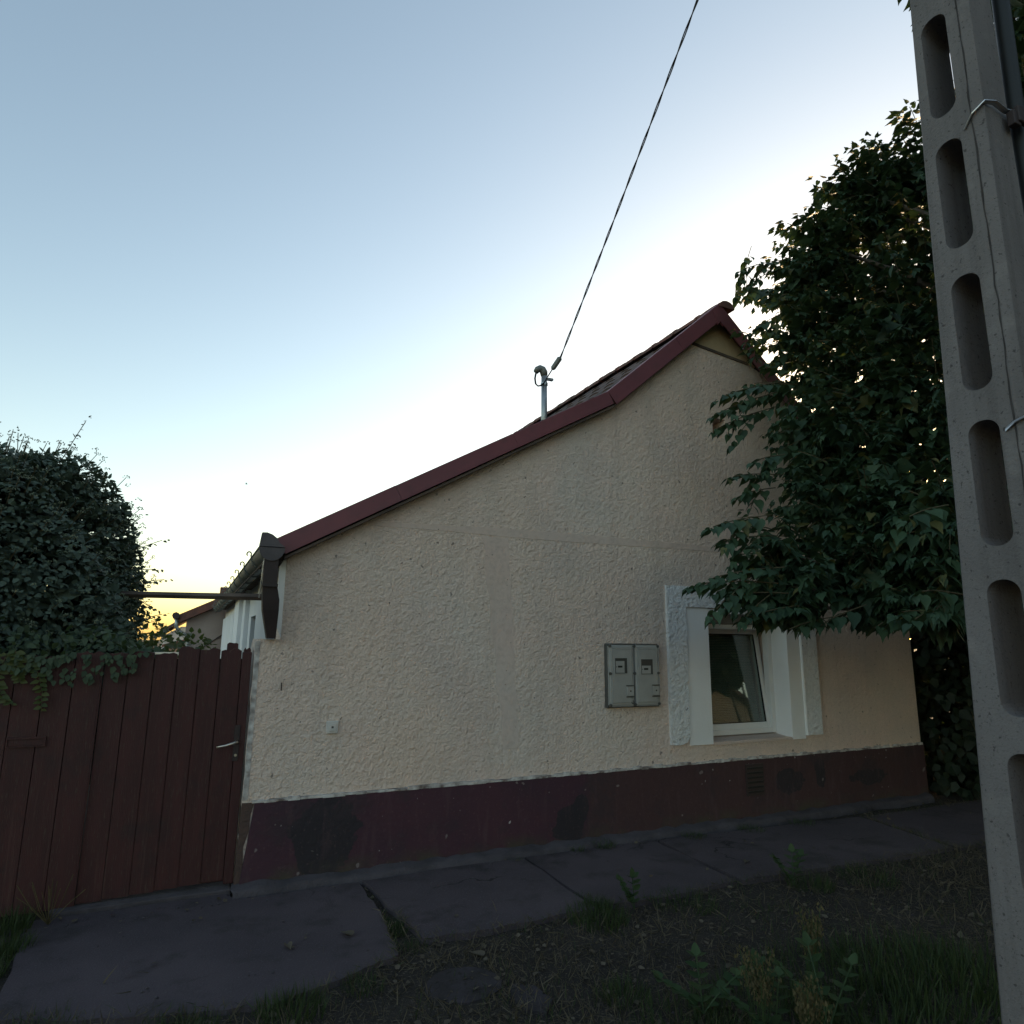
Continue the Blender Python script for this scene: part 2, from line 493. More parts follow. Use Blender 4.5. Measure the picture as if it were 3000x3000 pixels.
wear(MT['wall'], streak=((0.46, 0.38, 0.32), (3.5, 3.5, 0.28), 1.5, 0.54, 0.72, 0.24), stain=((0.50, 0.44, 0.40), 1.2, 0.50, 0.68, 0.45))

D = 5.014            # plane of the gable wall

# ------------------------------------------------------------------ ground, pavement, road
def ground_h(x, y):
    h = -0.03
    if y < 3.9: h += 0.018 * math.sin(x * 2.1 + y) * math.sin(y * 1.7) + 0.012 * math.sin(x * 5.3) * math.sin(y * 4.1 + 1)
    return h
gv, gf = [], []
gx = [-900, -120, -30, -10] + [-4 + 0.25 * i for i in range(65)] + [16, 30, 120, 900]
gy = [-900, -60, -16, -4] + [-2 + 0.25 * i for i in range(33)] + [8, 14, 30, 120, 900]
for y in gy:
    for x in gx:
        near = -4 <= x <= 12 and -2 <= y <= 4.2
        gv.append((x, y, ground_h(x, y) if near else -0.03))
nx = len(gx)
for j in range(len(gy) - 1):
    for i in range(nx - 1):
        gf.append((j * nx + i, j * nx + i + 1, (j + 1) * nx + i + 1, (j + 1) * nx + i))
me = bpy.data.meshes.new('ground'); me.from_pydata(gv, [], gf)
tag(put('ground', me, MT['soil'], smooth=True), kind='structure')
me = bpy.data.meshes.new('road'); me.from_pydata([(-300, -8.5, 0.03), (300, -8.5, 0.03), (300, -3.2, 0.03), (-300, -3.2, 0.03)], [], [(0, 1, 2, 3)])
tag(put('road', me, MT['asphalt']), kind='structure')

def ragged(a, b, n, amp):
    out = []
    for i in range(n):
        t = i / n
        out.append((a[0] + (b[0] - a[0]) * t + (rng.uniform(-amp, amp) if i else 0), a[1] + (b[1] - a[1]) * t + (rng.uniform(-amp, amp) if i else 0)))
    return out
pav = bpy.data.objects.new('pavement', None); link(pav); tag(pav, kind='structure')
slabs = [[(-1.9, 4.97), (0.36, 4.985), (0.42, 4.86), (1.175, 4.86), (1.19, 4.3), (1.13, 3.72), (0.85, 3.60), (0.47, 3.47), (0.1, 3.56), (-0.35, 3.70), (-0.62, 3.84), (-0.66, 4.78), (-1.9, 4.82)],
         [(1.205, 4.86), (2.425, 4.90), (2.405, 3.83), (1.7, 3.80), (1.30, 3.84), (1.27, 4.25)],
         [(2.45, 4.90), (3.635, 4.86), (3.565, 3.85), (2.9, 3.80), (2.55, 3.84), (2.44, 3.95)],
         [(3.665, 4.86), (5.93, 4.70), (5.75, 3.72), (4.6, 3.77), (3.60, 3.83)],
         [(5.97, 4.70), (8.4, 4.68), (8.4, 3.66), (5.80, 3.70)],
         [(8.43, 4.68), (12, 4.68), (12, 3.64), (8.43, 3.66)]]
for k, s in enumerate(slabs):
    pts = []
    for i in range(len(s)):
        pts += ragged(s[i], s[(i + 1) % len(s)], 6, 0.012)
    b = MB().prism(pts, 'z', -0.09, 0.0 + 0.004 * (k % 2))
    b.build('paving_slab', MT['pave'], pav)

# ------------------------------------------------------------------ house
house = empty('house', (4.0, D, 0), 'cream rendered gable-end house with dark red plinth and red roof trim', 'house')
def lo(x): return 2.312 + 0.5672 * (x - 0.508)          # roof top lines at the wall plane
def hi(x): return 3.933 + 0.8680 * (x - 3.366)
APX, APZ = 4.812, 5.188
def ri(x): return APZ - 0.885 * (x - APX)
def rooftop(x):
    if x < 3.366: return lo(x)
    return hi(x) if x < APX else ri(x)
def walltop(x): return min(rooftop(x) - 0.15, 4.655 - 0.11 * (x - 4.42))

WIN = (4.44, 5.455, 0.712, 1.90)
VENT = (4.63, 4.80, 3.68, 3.885)
w = MB()
xb = [0.58, 3.40, 4.40, WIN[0], VENT[0], VENT[1], 5.14, WIN[1], 7.39]
for a, b in zip(xb[:-1], xb[1:]):
    cuts = []
    if a >= WIN[0] - 1e-6 and b <= WIN[1] + 1e-6: cuts.append((WIN[2], WIN[3]))
    if a >= VENT[0] - 1e-6 and b <= VENT[1] + 1e-6: cuts.append((VENT[2], VENT[3]))
    z = 0.548
    for c0, c1 in cuts:
        w.prism([(a, z), (b, z), (b, c0), (a, c0)], 'y', D, D + 0.45)
        z = c1
    xs = [a, b]
    w.prism([(a, z), (b, z)] + [(x, walltop(x)) for x in xs[::-1]], 'y', D, D + 0.45)
wall = w.build('wall', MT['wall'], house)
# lower corner pillar that the gate closes against
w = MB()
edge = [(0.41 + rng.uniform(-0.008, 0.008), 0.02 + 0.1 * i) for i in range(16)]
w.prism([(0.58, 0.02)] + [(0.58, 1.604)] + [(0.425, 1.606)] + edge[::-1], 'y', D - 0.001, D + 0.40)
w.build('corner_pillar', MT['wall'], house)
MB().box((0.412, D - 0.004, 0.55), (0.445, D - 0.0015, 1.59)).build('corner_strip', MT['ledge'], house)
# plinth, ledge and footing
pts = [(0.44, 0.03), (7.405, 0.03), (7.405, 0.545)]
w = MB(); w.prism([(0.43, 0.02), (7.405, 0.02), (7.405, 0.546), (0.49, 0.532)], 'y', D - 0.022, D + 0.02)
w.build('plinth', MT['plinth'], house)
w = MB()
n = 90
for i in range(n):
    xa = 0.47 + (7.39 - 0.47) * i / n; xb_ = 0.47 + (7.39 - 0.47) * (i + 1) / n
    za = 0.533 + 0.0145 * (xa - 0.47) / 6.9; t_ = rng.uniform(0.008, 0.024)
    w.box((xa, D - 0.023 - rng.uniform(0, 0.004), za - rng.uniform(0.0, 0.006)), (xb_ + 0.001, D + 0.004, za + t_))
w.build('plinth_ledge', MT['ledge'], house)
w = MB()
n = 70
pts_f = [(0.39 + 6.95 * k / n, D - 0.120 - 0.018 * math.sin(k * 0.9) * math.sin(k * 0.23) - rng.uniform(0, 0.022)) for k in range(n + 1)]
v_b = [w.bm.verts.new((x, y, -0.05)) for x, y in pts_f]
v_f = [w.bm.verts.new((x, y, 0.012 + rng.uniform(0, 0.014))) for x, y in pts_f]
v_m = [w.bm.verts.new((x + rng.uniform(-.02, .02), D - 0.070 + rng.uniform(-0.02, 0.02), 0.034 + rng.uniform(-0.012, 0.016))) for x, y in pts_f]
v_w = [w.bm.verts.new((x, D + 0.01, 0.050 + rng.uniform(-0.012, 0.02))) for x, y in pts_f]
for a, b in ((v_b, v_f), (v_f, v_m), (v_m, v_w)):
    for k in range(n): w.bm.faces.new((a[k], a[k + 1], b[k + 1], b[k]))
w.build('footing', MT['kerb'], house, True)
w = MB()
w.prism([(0.40, 0.03), (0.432, 0.03), (0.445, 0.16), (0.44, 0.26), (0.468, 0.36), (0.470, 0.46), (0.488, 0.532), (0.41, 0.535), (0.405, 0.3)], 'y', D - 0.008, D + 0.05)
w.build('bare_corner', MT['bare'], house)
# plinth vent
v = MB().box((4.80, D - 0.030, 0.22), (5.02, D - 0.021, 0.50)).build('plinth_vent', MT['brown_metal'], house)
for i in range(6):
    MB().box((4.815, D - 0.036, 0.245 + 0.042 * i), (5.005, D - 0.0305, 0.262 + 0.042 * i)).build('vent_slat', MT['black'], v)
# smooth plaster bands on the wall
w = MB()
bt = [(1.15, 2.47, 2.500), (1.8, 2.475, 2.522), (2.37, 2.468, 2.542), (3.2, 2.475, 2.545), (4.2, 2.49, 2.545), (5.2, 2.502, 2.535), (6.4, 2.50, 2.53), (7.38, 2.50, 2.53)]
top = [(a, c) for a, b, c in bt]; bot = [(a, b) for a, b, c in bt]
w.prism(bot + top[::-1], 'y', D - 0.003, D + 0.01)
w.build('plaster_band', MT['wall_smooth'], house)
w = MB()
L_ = [(2.10 + 0.017 * i + 0.014 * math.sin(i * 1.9), 2.46 - i * 0.13) for i in range(14)]
R_ = [(2.335 + 0.009 * i + 0.008 * math.sin(i * 2.7), 2.46 - i * 0.13) for i in range(14)]
w.prism(L_ + R_[::-1], 'y', D - 0.0015, D + 0.01)
w.build('plaster_strip', MT['wall_smooth'], house)
# apex board set back in the gable
w = MB(); w.prism([(4.30, 4.50), (5.25, 4.50), (5.30, ri(5.30) - 0.178), (APX, APZ - 0.178), (4.30, hi(4.30) - 0.178)], 'y', D + 0.03, D + 0.07)
w.build('apex_board', MT['ochre'], house)
w = MB(); w.prism([(4.40, 4.640), (5.16, 4.556), (5.16, 4.585), (4.40, 4.668)], 'y', D - 0.012, D + 0.028)  # dark strip standing for the shadow gap below the apex board
w.build('apex_shadow_strip', MT['wood_dark'], house)

# side, rear and right walls
YB = 14.9
w = MB()
w.prism([(D + 0.45, 0.0), (7.46, 0.0), (7.46, 2.22), (D + 0.45, 2.22)], 'x', 0.62, 0.95)
w.prism([(7.46, 0.0), (8.40, 0.0), (8.40, 0.95), (7.46, 0.95)], 'x', 0.62, 0.95)
w.prism([(7.46, 1.86), (8.40, 1.86), (8.40, 2.22), (7.46, 2.22)], 'x', 0.62, 0.95)
w.prism([(8.40, 0.0), (YB, 0.0), (YB, 2.22), (8.40, 2.22)], 'x', 0.62, 0.95)
w.build('side_wall', MT['white'], house)
sw = MB().box((0.70, 7.47, 0.955), (0.74, 8.39, 1.855)).build('side_window', MT['meter_glass'], house)
MB().box((0.655, 7.90, 0.96), (0.699, 7.96, 1.85)).build('mullion', MT['pvc'], sw)
for a, b, p in ((6.05, 7.40, 0.03), (8.75, 9.15, 0.05), (9.65, 10.6, 0.07)):
    MB().box((0.62 - p, a, 0.0), (0.619, b, 2.215)).build('pilaster', MT['white'], house)
for i in range(9):
    MB().box((0.575, 11.3 + 0.42 * i, 0.0), (0.619, 11.55 + 0.42 * i, 2.0)).build('cladding_slat', MT['white'], house)
MB().box((0.62, YB, 0), (7.4, YB + 0.3, 2.3)).prism([(0.62, 2.3), (7.4, 2.3), (7.4, ri(7.4) - 0.08), (APX, APZ - 0.1), (3.37, hi(3.37) - 0.08)], 'y', YB, YB + 0.3).build('rear_wall', MT['wall'], house)
MB().box((7.1, D + 0.45, 0), (7.39, YB, 2.75)).build('yard_wall', MT['wall'], house)
MB().box((0.95, D + 0.46, 2.16), (7.1, YB, 2.22)).box((0.95, D + 0.46, 0.0), (7.1, YB, 0.05)).box((0.96, 9.2, 0.05), (7.09, 9.3, 2.16)).build('room_lining', MT['room'], house)

# ---- roof
RY0, RY1 = 4.93, 15.05
w = MB()
prof = [(0.42, lo(0.42) - 0.075), (3.366, lo(3.366) - 0.085), (APX, APZ - 0.115), (7.62, ri(7.62) - 0.10)]
prof2 = [(x, z - 0.055) for x, z in prof]
w.prism(prof + prof2[::-1], 'y', RY0, RY1)
roof = w.build('roof', MT['wood_dark'], house)
# roof tiles: one wavy tile shared by all
def tile_tmpl(L=0.40, Wd=0.335):
    xs = [0, 0.06, 0.13, 0.20, 0.27, 0.335]
    hs = [0.0, 0.022, 0.028, 0.022, 0.0, 0.004]
    vs, ts = [], []
    for s_, z0 in ((0.0, 0.020), (L, 0.0)):
        for x, h in zip(xs, hs): vs.append((s_, x, h + z0))
    for x, h in zip(xs, hs): vs.append((0.0, x, h))        # butt edge at the lower end
    n = len(xs)
    for i in range(n - 1):
        ts += [(i, i + 1, n + i + 1), (i, n + i + 1, n + i)]
        ts += [(2 * n + i, 2 * n + i + 1, i + 1), (2 * n + i, i + 1, i)]
    return vs, ts
TV, TT = tile_tmpl()
tile_me = tri_mesh('roof_tile', TV, TT); tile_me.materials.append(MT['tile'])
def slope_frames(x0, z0, x1, z1, expo, side=1):
    d = Vector((x1 - x0, 0, z1 - z0)); L = d.length; d.normalize()
    yv = Vector((0, 1, 0)); nv = d.cross(yv) * -1
    if nv.z < 0: nv = -nv
    nC = int(L / expo); fr = []
    for c in range(nC + 1):
        o = Vector((x0, 0, z0)) + d * min(c * expo, L - 0.30)
        for k in range(30):
            y = RY0 + 0.03 + k * 0.334
            j = Vector((rng.uniform(-0.004, 0.004), 0, rng.uniform(-0.003, 0.004)))
            fr.append(Matrix(((d.x, yv.x, nv.x, o.x + j.x), (d.y, yv.y, nv.y, y), (d.z, yv.z, nv.z, o.z + j.z), (0, 0, 0, 1))))
    return fr
inv = Matrix.Translation(Vector((4.0, D, 0)) * -1)
def hang(o, parent):
    COL.objects.link(o); o.parent = parent
    return o
for Mx in slope_frames(3.366, 3.933 - 0.080, APX, APZ - 0.105, 0.33):
    o = bpy.data.objects.new('roof_tile', tile_me); hang(o, roof); o.matrix_local = Mx
for nm, args in (('tile_field', (0.44, lo(0.44) - 0.070, 3.366, 3.933 - 0.080, 0.33)), ('tile_field', (7.62, ri(7.62) - 0.09, APX, APZ - 0.105, 0.33))):
    fr = slope_frames(*args)
    me = instance_mesh(nm, TV, TT, [[list(r) for r in m_[:3]] for m_ in fr])
    tag(put(nm, me, MT['tile'], roof), kind='stuff')
# ridge tiles
def ridge_mesh():
    b = MB()
    n = 10
    for ya, yb, r in ((0.0, 0.36, 0.095), (0.36, 0.40, 0.105)):
        v0 = [b.bm.verts.new((r * 1.1 * math.cos(math.pi * i / n), ya, r * 0.85 * math.sin(math.pi * i / n) - 0.035)) for i in range(n + 1)]
        v1 = [b.bm.verts.new((r * 1.1 * math.cos(math.pi * i / n), yb, r * 0.85 * math.sin(math.pi * i / n) - 0.035)) for i in range(n + 1)]
        for i in range(n): b.bm.faces.new((v0[i], v0[i + 1], v1[i + 1], v1[i]))
        b.bm.faces.new(v0)
    return bm_mesh(b.bm, 'ridge_tile')
rme = ridge_mesh(); rme.materials.append(MT['ridge'])
for i in range(26):
    o = bpy.data.objects.new('ridge_tile', rme); hang(o, roof)
    o.location = (APX - 0.02, RY0 - 0.045 + 0.385 * i, APZ - 0.075 + rng.uniform(-0.004, 0.004))
# verge trim (red folded metal)
YV = 4.90
K = YV / D
def onv(x, z): return Vector((x * K, 0, 1.6 + (z - 1.6) * K))
def trim(a, b, h, name='verge_trim'):
    a = onv(*a); b = onv(*b)
    d = (b - a); L = d.length; d.normalize()
    nrm = Vector((-d.z, 0, d.x))
    if nrm.z < 0: nrm = -nrm
    bb = MB()
    def P(s_, t_, y): p = a + d * s_ + nrm * t_; return (p.x, y, p.z)
    sec = [(-h, YV + 0.012), (-h, YV), (0.0, YV), (0.004, YV + 0.004), (0.004, YV + 0.085), (0.0, YV + 0.085), (-0.010, YV + 0.012)]
    r0 = [bb.bm.verts.new(P(0, t_, y)) for t_, y in sec]
    r1 = [bb.bm.verts.new(P(L, t_, y)) for t_, y in sec]
    n = len(sec)
    for i in range(n): bb.bm.faces.new((r0[i], r0[(i + 1) % n], r1[(i + 1) % n], r1[i]))
    bb.bm.faces.new(r0); bb.bm.faces.new(r1[::-1])
    return bb.build(name, MT['red'], roof)
lo_pts = [0.50, 1.35, 2.37, 3.366]
for a, b in zip(lo_pts[:-1], lo_pts[1:]): trim((a + 0.003, lo(a) + 0.01), (b, lo(b) + 0.01), 0.122)
for a, b in ((3.366, 4.2), (4.203, APX)): trim((a, hi(a) + 0.01), (b, hi(b) + 0.01), 0.142)
for a, b in ((APX + 0.002, 5.75), (5.753, 6.7), (6.703, 7.6)): trim((a, ri(a) + 0.012), (b, ri(b) + 0.012), 0.142)
pa, pl, pr = onv(APX, APZ + 0.022), onv(APX - 0.10, hi(APX - 0.10) + 0.0), onv(APX + 0.10, ri(APX + 0.10) + 0.0)
MB().prism([(pa.x, pa.z), (pr.x, pr.z), (pr.x - 0.06, pr.z - 0.15), (pa.x, pa.z - 0.21), (pl.x + 0.06, pl.z - 0.15), (pl.x, pl.z)], 'y', YV - 0.004, YV + 0.02).build('apex_cap', MT['red'], roof)
# soffit boards under the verge
w = MB()
for a, b, f in ((0.55, 3.36, lo), (3.37, APX, hi), (APX, 7.55, ri)):
    w.prism([(a, f(a) - 0.155), (b, f(b) - 0.155), (b, f(b) - 0.175), (a, f(a) - 0.175)], 'y', YV + 0.014, D + 0.028)
w.build('soffit_board', MT['wood_dark'], roof)
# eave soffit along the yard side
MB().box((0.47, D + 0.02, 2.195), (0.70, RY1 - 0.1, 2.215)).build('eave_board', MT['wood_dark'], roof)

# ---- gutter
gut = MB()
GX, GZ, GR = 0.452, 2.222, 0.080
n = 12
for r, sgn in ((GR, 1), (GR - 0.004, -1)):
    v0 = [gut.bm.verts.new((GX - r * math.cos(math.pi * i / n), 4.80, GZ - r * math.sin(math.pi * i / n))) for i in range(n + 1)]
    v1 = [gut.bm.verts.new((GX - r * math.cos(math.pi * i / n), 14.95, GZ - r * math.sin(math.pi * i / n))) for i in range(n + 1)]
    for i in range(n): gut.bm.faces.new((v0[i], v0[i + 1], v1[i + 1], v1[i]))
gut.tube([(GX - GR, 4.80, GZ), (GX - GR, 14.95, GZ)], 0.008, 6)
for y in [5.9 + 1.55 * i for i in range(6)]:      # lapped joints
    pass
gutter = gut.build('gutter', MT['oldzinc'], house, smooth=True)
w = MB()
capp = [(GX - (GR + 0.004) * math.cos(math.pi * i / 14), GZ - (GR + 0.012) * math.sin(math.pi * i / 14)) for i in range(15)]
w.prism(capp, 'y', 4.79, 4.7995)
w.build('end_cap', MT['dull'], gutter)
hood = [(GX - GR - 0.004, GZ + 0.004), (GX - GR + 0.002, GZ + 0.05), (GX - GR + 0.008, GZ + 0.098), (GX - GR + 0.04, GZ + 0.100), (GX - GR + 0.075, GZ + 0.088), (GX - GR + 0.105, GZ + 0.066), (GX - GR + 0.125, GZ + 0.034), (GX + GR + 0.004, GZ + 0.004)]
w = MB().prism(hood, 'y', 4.782, 4.84)
w.build('splash_hood', MT['dull'], gutter)
for i in range(13):
    y = 5.45 + 0.76 * i
    arc = [(GX - (GR + 0.006) * math.cos(math.pi * k / 10), y, GZ - (GR + 0.006) * math.sin(math.pi * k / 10)) for k in range(11)]
    curl = [(GX - GR - 0.006 - 0.016 + 0.016 * math.cos(k * 0.5), y, GZ + 0.022 + 0.018 * math.sin(k * 0.5)) for k in range(-1, 9)]
    MB().tube(curl[::-1] + arc, 0.0055, 5).build('gutter_hook', MT['oldzinc'], gutter)
# leaning box downpipe at the corner + thin rod
w = MB()
prev = None
rings = []
for (xa, xb_, z, y0) in ((0.408, 0.500, 2.15, 4.80), (0.410, 0.504, 1.97, 4.81), (0.420, 0.528, 1.87, 4.83), (0.428, 0.532, 1.80, 4.85), (0.478, 0.534, 1.607, 4.93)):
    rings.append([w.bm.verts.new(p) for p in ((xa, y0, z), (xb_, y0, z), (xb_, y0 + 0.10, z), (xa, y0 + 0.10, z))])
for a, b in zip(rings[:-1], rings[1:]):
    for j in range(4): w.bm.faces.new((a[j], a[(j + 1) % 4], b[(j + 1) % 4], b[j]))
w.bm.faces.new(rings[0]); w.bm.faces.new(rings[-1][::-1])
w.build('downpipe', MT['brown_metal'], house)
MB().box((0.408, 4.795, 1.955), (0.508, 4.925, 1.975)).build('pipe_collar', MT['brown_metal'], house)
MB().tube([(0.405, 4.80, 2.13), (0.402, 4.82, 2.0), (0.398, 4.85, 1.88)], 0.005, 6).build('earth_rod', MT['steel'], house)
w = MB(); w.prism([(0.545, 1.70), (0.58, 1.62), (0.58, 2.20), (0.535, 2.12)], 'y', D + 0.02, D + 0.06)
w.build('corner_board', MT['white'], house)

# ---- window
SUR = (3.952, 5.856, 0.722, 2.138)
w = MB()
w.prism([(SUR[0], SUR[2] - 0.004), (4.06, SUR[2] - 0.012), (4.13, SUR[2] + 0.01), (4.165, SUR[2] + 0.06), (4.172, 1.945), (5.645, 1.935), (5.652, 0.722), (SUR[1], 0.722), (SUR[1], 2.130), (SUR[0], SUR[3])], 'y', D - 0.028, D + 0.005)
win = empty('window', (4.95, D, 0.71), 'white tilted-open window with raised white surround under the overhanging branches', 'window')
win.parent = house; win.location = Vector((4.95, D, 0.71)) - Vector(house.location)
for k_ in ('label', 'category'):
    del win[k_]
w.build('surround', MT['white_rough'], win)
w = MB()
w.box((4.174, D - 0.012, 0.70), (4.4425, D + 0.285, 1.942))
w.box((5.4525, D - 0.012, 0.690), (5.630, D + 0.285, 1.932))
w.box((4.4435, D - 0.010, 1.8975), (5.4515, D + 0.285, 1.934))
w.build('reveal', MT['white'], win)
MB().tube([(5.642, D - 0.018, 0.722), (5.640, D - 0.018, 1.93)], 0.014, 6).build('bead', MT['white'], win)
w = MB(); w.prism([(D - 0.012, 0.690), (D + 0.30, 0.712), (D + 0.30, 0.735), (D - 0.012, 0.704)], 'x', 4.4445, 5.4505)
w.build('sill', MT['wall_smooth'], win)
YF = D + 0.19
fx0, fx1, fz0, fz1 = 4.4445, 5.4505, 0.736, 1.896
MB().box((fx0, YF - 0.015, 1.805), (fx1, YF + 0.10, fz1), 0.006).build('shutter_box', MT['shutter'], win)
w = MB()
w.box((fx0, YF, fz0), (fx0 + 0.055, YF + 0.07, 1.80), 0.004)
w.box((fx1 - 0.055, YF, fz0), (fx1, YF + 0.07, 1.80), 0.004)
w.box((fx0 + 0.056, YF, fz0), (fx1 - 0.056, YF + 0.07, fz0 + 0.05), 0.004)
w.box((fx0 + 0.056, YF, 1.752), (fx1 - 0.056, YF + 0.07, 1.80), 0.004)
w.build('frame', MT['pvc'], win)
# tilted sash: leans into the room about its bottom edge
piv = Vector((4.95, YF + 0.03, fz0 + 0.05))
TR = Matrix.Rotation(rad(-7.5), 3, 'X')
sx0, sx1, sz0, sz1 = fx0 + 0.035, fx1 - 0.035, fz0 + 0.045, 1.775
def tilt(o):
    me = o.data
    off = o.location.copy()
    q = o.parent
    base = Vector((0, 0, 0))
    while q is not None: base += q.location; q = q.parent
    for v_ in me.vertices:
        v_.co = TR @ (v_.co - piv) + piv
    return o
w = MB()
y0, y1 = YF + 0.022, YF + 0.082
w.box((sx0, y0, sz0), (sx0 + 0.058, y1, sz1), 0.005).box((sx1 - 0.058, y0, sz0), (sx1, y1, sz1), 0.005)
w.box((sx0 + 0.059, y0, sz0), (sx1 - 0.059, y1, sz0 + 0.058), 0.005).box((sx0 + 0.059, y0, sz1 - 0.058), (sx1 - 0.059, y1, sz1), 0.005)
sash = tilt(w.build('sash', MT['pvc'], win))
tilt(MB().box((sx0 + 0.056, y0 + 0.02, sz0 + 0.056), (sx1 - 0.056, y0 + 0.026, sz1 - 0.056)).build('pane', MT['glass'], sash))
w = MB()
for a in ((sx0 + 0.06, sx0 + 0.066, sz0 + 0.06, sz1 - 0.06), (sx1 - 0.066, sx1 - 0.06, sz0 + 0.06, sz1 - 0.06), (sx0 + 0.067, sx1 - 0.067, sz0 + 0.06, sz0 + 0.066), (sx0 + 0.067, sx1 - 0.067, sz1 - 0.066, sz1 - 0.06)):
    w.box((a[0], y0 + 0.004, a[2]), (a[1], y0 + 0.02, a[3]))
tilt(w.build('gasket', MT['black'], sash))
w = MB()
for i in range(52):
    z = sz0 + 0.075 + i * 0.0165
    if z > sz1 - 0.07: break
    w.box((sx0 + 0.07, y1 + 0.02, z), (sx1 - 0.07, y1 + 0.036, z + 0.0015), rot=Matrix.Rotation(rad(55), 3, 'X'))
for x in (sx0 + 0.25, sx1 - 0.25): w.box((x, y1 + 0.026, sz0 + 0.07), (x + 0.004, y1 + 0.028, sz1 - 0.06))
tag(tilt(w.build('blind_slat', MT['blind'], sash)), kind='stuff')

# ------------------------------------------------------------------ fittings on the wall
mc = empty('electricity_meter_box', (3.55, D, 1.05), 'grey twin electricity meter box left of the window', 'meter box')
mb = MB().box((3.270, D - 0.0420, 1.057), (3.822, D - 0.0004, 1.600), 0.008).build('backbox', MT['plastic_dark'], mc)
for i, (xa, xb_) in enumerate(((3.278, 3.538), (3.552, 3.812))):
    cv = MB().box((xa, D - 0.0630, 1.066), (xb_, D - 0.0428, 1.592), 0.018).box((xa + 0.03, D - 0.0672, 1.10), (xb_ - 0.03, D - 0.0632, 1.555), 0.006).build('cover', MT['plastic_grey'], mc)
    zb = 1.345 - 0.01 * i
    wx = xa + 0.060
    f = MB()
    f.box((wx - 0.006, D - 0.0703, zb - 0.006), (wx, D - 0.0674, zb + 0.136)).box((wx + 0.126, D - 0.0703, zb - 0.006), (wx + 0.132, D - 0.0674, zb + 0.136))
    f.box((wx, D - 0.0703, zb + 0.130), (wx + 0.126, D - 0.0674, zb + 0.136)).box((wx, D - 0.0703, zb - 0.006), (wx + 0.126, D - 0.0674, zb))
    f.build('window_rim', MT['plastic_grey'], cv)
    MB().box((wx, D - 0.0683, zb), (wx + 0.126, D - 0.0673, zb + 0.13)).build('viewing_window', MT['meter_glass'], cv)
    MB().box((wx + 0.008, D - 0.0691, zb + 0.006), (wx + 0.098 + 0.006 * i, D - 0.0684, zb + 0.105 - 0.03 * i), 0.0).build('meter_face', MT['plastic_grey'], cv)
    MB().box((wx + 0.030, D - 0.0698, zb + 0.050 - 0.012 * i), (wx + 0.075, D - 0.0692, zb + 0.066 - 0.012 * i)).build('meter_display', MT['black'], cv)
    MB().box((wx + 0.012, D - 0.0696, zb + 0.052 - 0.012 * i), (wx + 0.020, D - 0.0692, zb + 0.060 - 0.012 * i)).build('meter_button', MT['plastic_dark'], cv)
    lk = MB().box((xb_ - 0.085, D - 0.0764, 1.155), (xb_ - 0.012, D - 0.0674, 1.235), 0.006).build('lock_cover', MT['plastic_grey'], cv)
    MB().box((xb_ - 0.088, D - 0.0781, 1.238), (xb_ - 0.010, D - 0.0674, 1.246)).box((xb_ - 0.088, D - 0.0781, 1.144), (xb_ - 0.010, D - 0.0674, 1.152)).build('lock_rim', MT['plastic_dark'], cv)
    MB().tube([(xb_ - 0.048, D - 0.0785, 1.196), (xb_ - 0.048, D - 0.0766, 1.196)], 0.007, 8).build('keyhole', MT['black'], lk)
for x in (3.290, 3.545, 3.800):
    for z in (1.082, 1.345, 1.578):
        MB().tube([(x, D - 0.0722, z), (x, D - 0.0420, z)], 0.012, 8).build('screw', MT['plastic_dark'], mc)
MB().tube([(3.515, D - 0.0706, 1.115)] + [(3.515 + 0.012 * math.sin(k), D - 0.0697, 1.115 - 0.012 + 0.012 * math.cos(k)) for k in (1, 2, 3, 4, 5)], 0.003, 5).build('seal_loop', MT['black'], mc)

bl = empty('wall_switch', (0.97, D, 0.95), 'small square white bell switch on the cream wall near the gate', 'switch')
MB().box((0.927, D - 0.022, 0.953), (1.011, D - 0.001, 1.038), 0.005).build('plate', MT['bellw'], bl)
MB().box((0.944, D - 0.029, 0.970), (0.994, D - 0.0225, 1.021), 0.003).build('rocker', MT['bellw'], bl)
MB().box((0.962, D - 0.0305, 0.990), (0.976, D - 0.0292, 1.004)).build('symbol', MT['plastic_dark'], bl)
nl = empty('iron_hook', (0.61, D, 1.27), 'small rusty iron hook in the cream wall above the gate handle', 'hook')
MB().tube([(0.603, D + 0.02, 1.305), (0.603, D - 0.018, 1.305), (0.603, D - 0.024, 1.29), (0.604, D - 0.022, 1.255)], 0.004, 6).build('hook_bar', MT['brown_metal'], nl)

# service mast on the roof
ms = empty('service_mast', (2.735, 5.12, 3.5), 'galvanised steel service mast standing behind the red roof edge', 'mast')
MB().tube([(2.735, 5.12, 3.30), (2.735, 5.12, 4.03)], 0.028, 14).build('tube', MT['zinc'], ms, True)
cp = [(2.735, 5.12, 4.02), (2.730, 5.12, 4.055), (2.715, 5.12, 4.078), (2.690, 5.12, 4.085), (2.664, 5.12, 4.070), (2.650, 5.12, 4.045)]
MB().tube(cp, [0.031, 0.036, 0.036, 0.033, 0.030, 0.026], 12).build('weather_cap', MT['oldzinc'], ms, True)
MB().tube([(2.735, 5.12, 3.925), (2.735, 5.12, 3.950)], 0.033, 12).box((2.745, 5.06, 3.965), (2.800, 5.09, 3.985)).build('clamp', MT['zinc'], ms)
MB().tube([(2.735, 5.12, 3.42), (2.735, 5.12, 3.585)], [0.09, 0.034], 12).build('roof_flashing', MT['black'], ms, True)
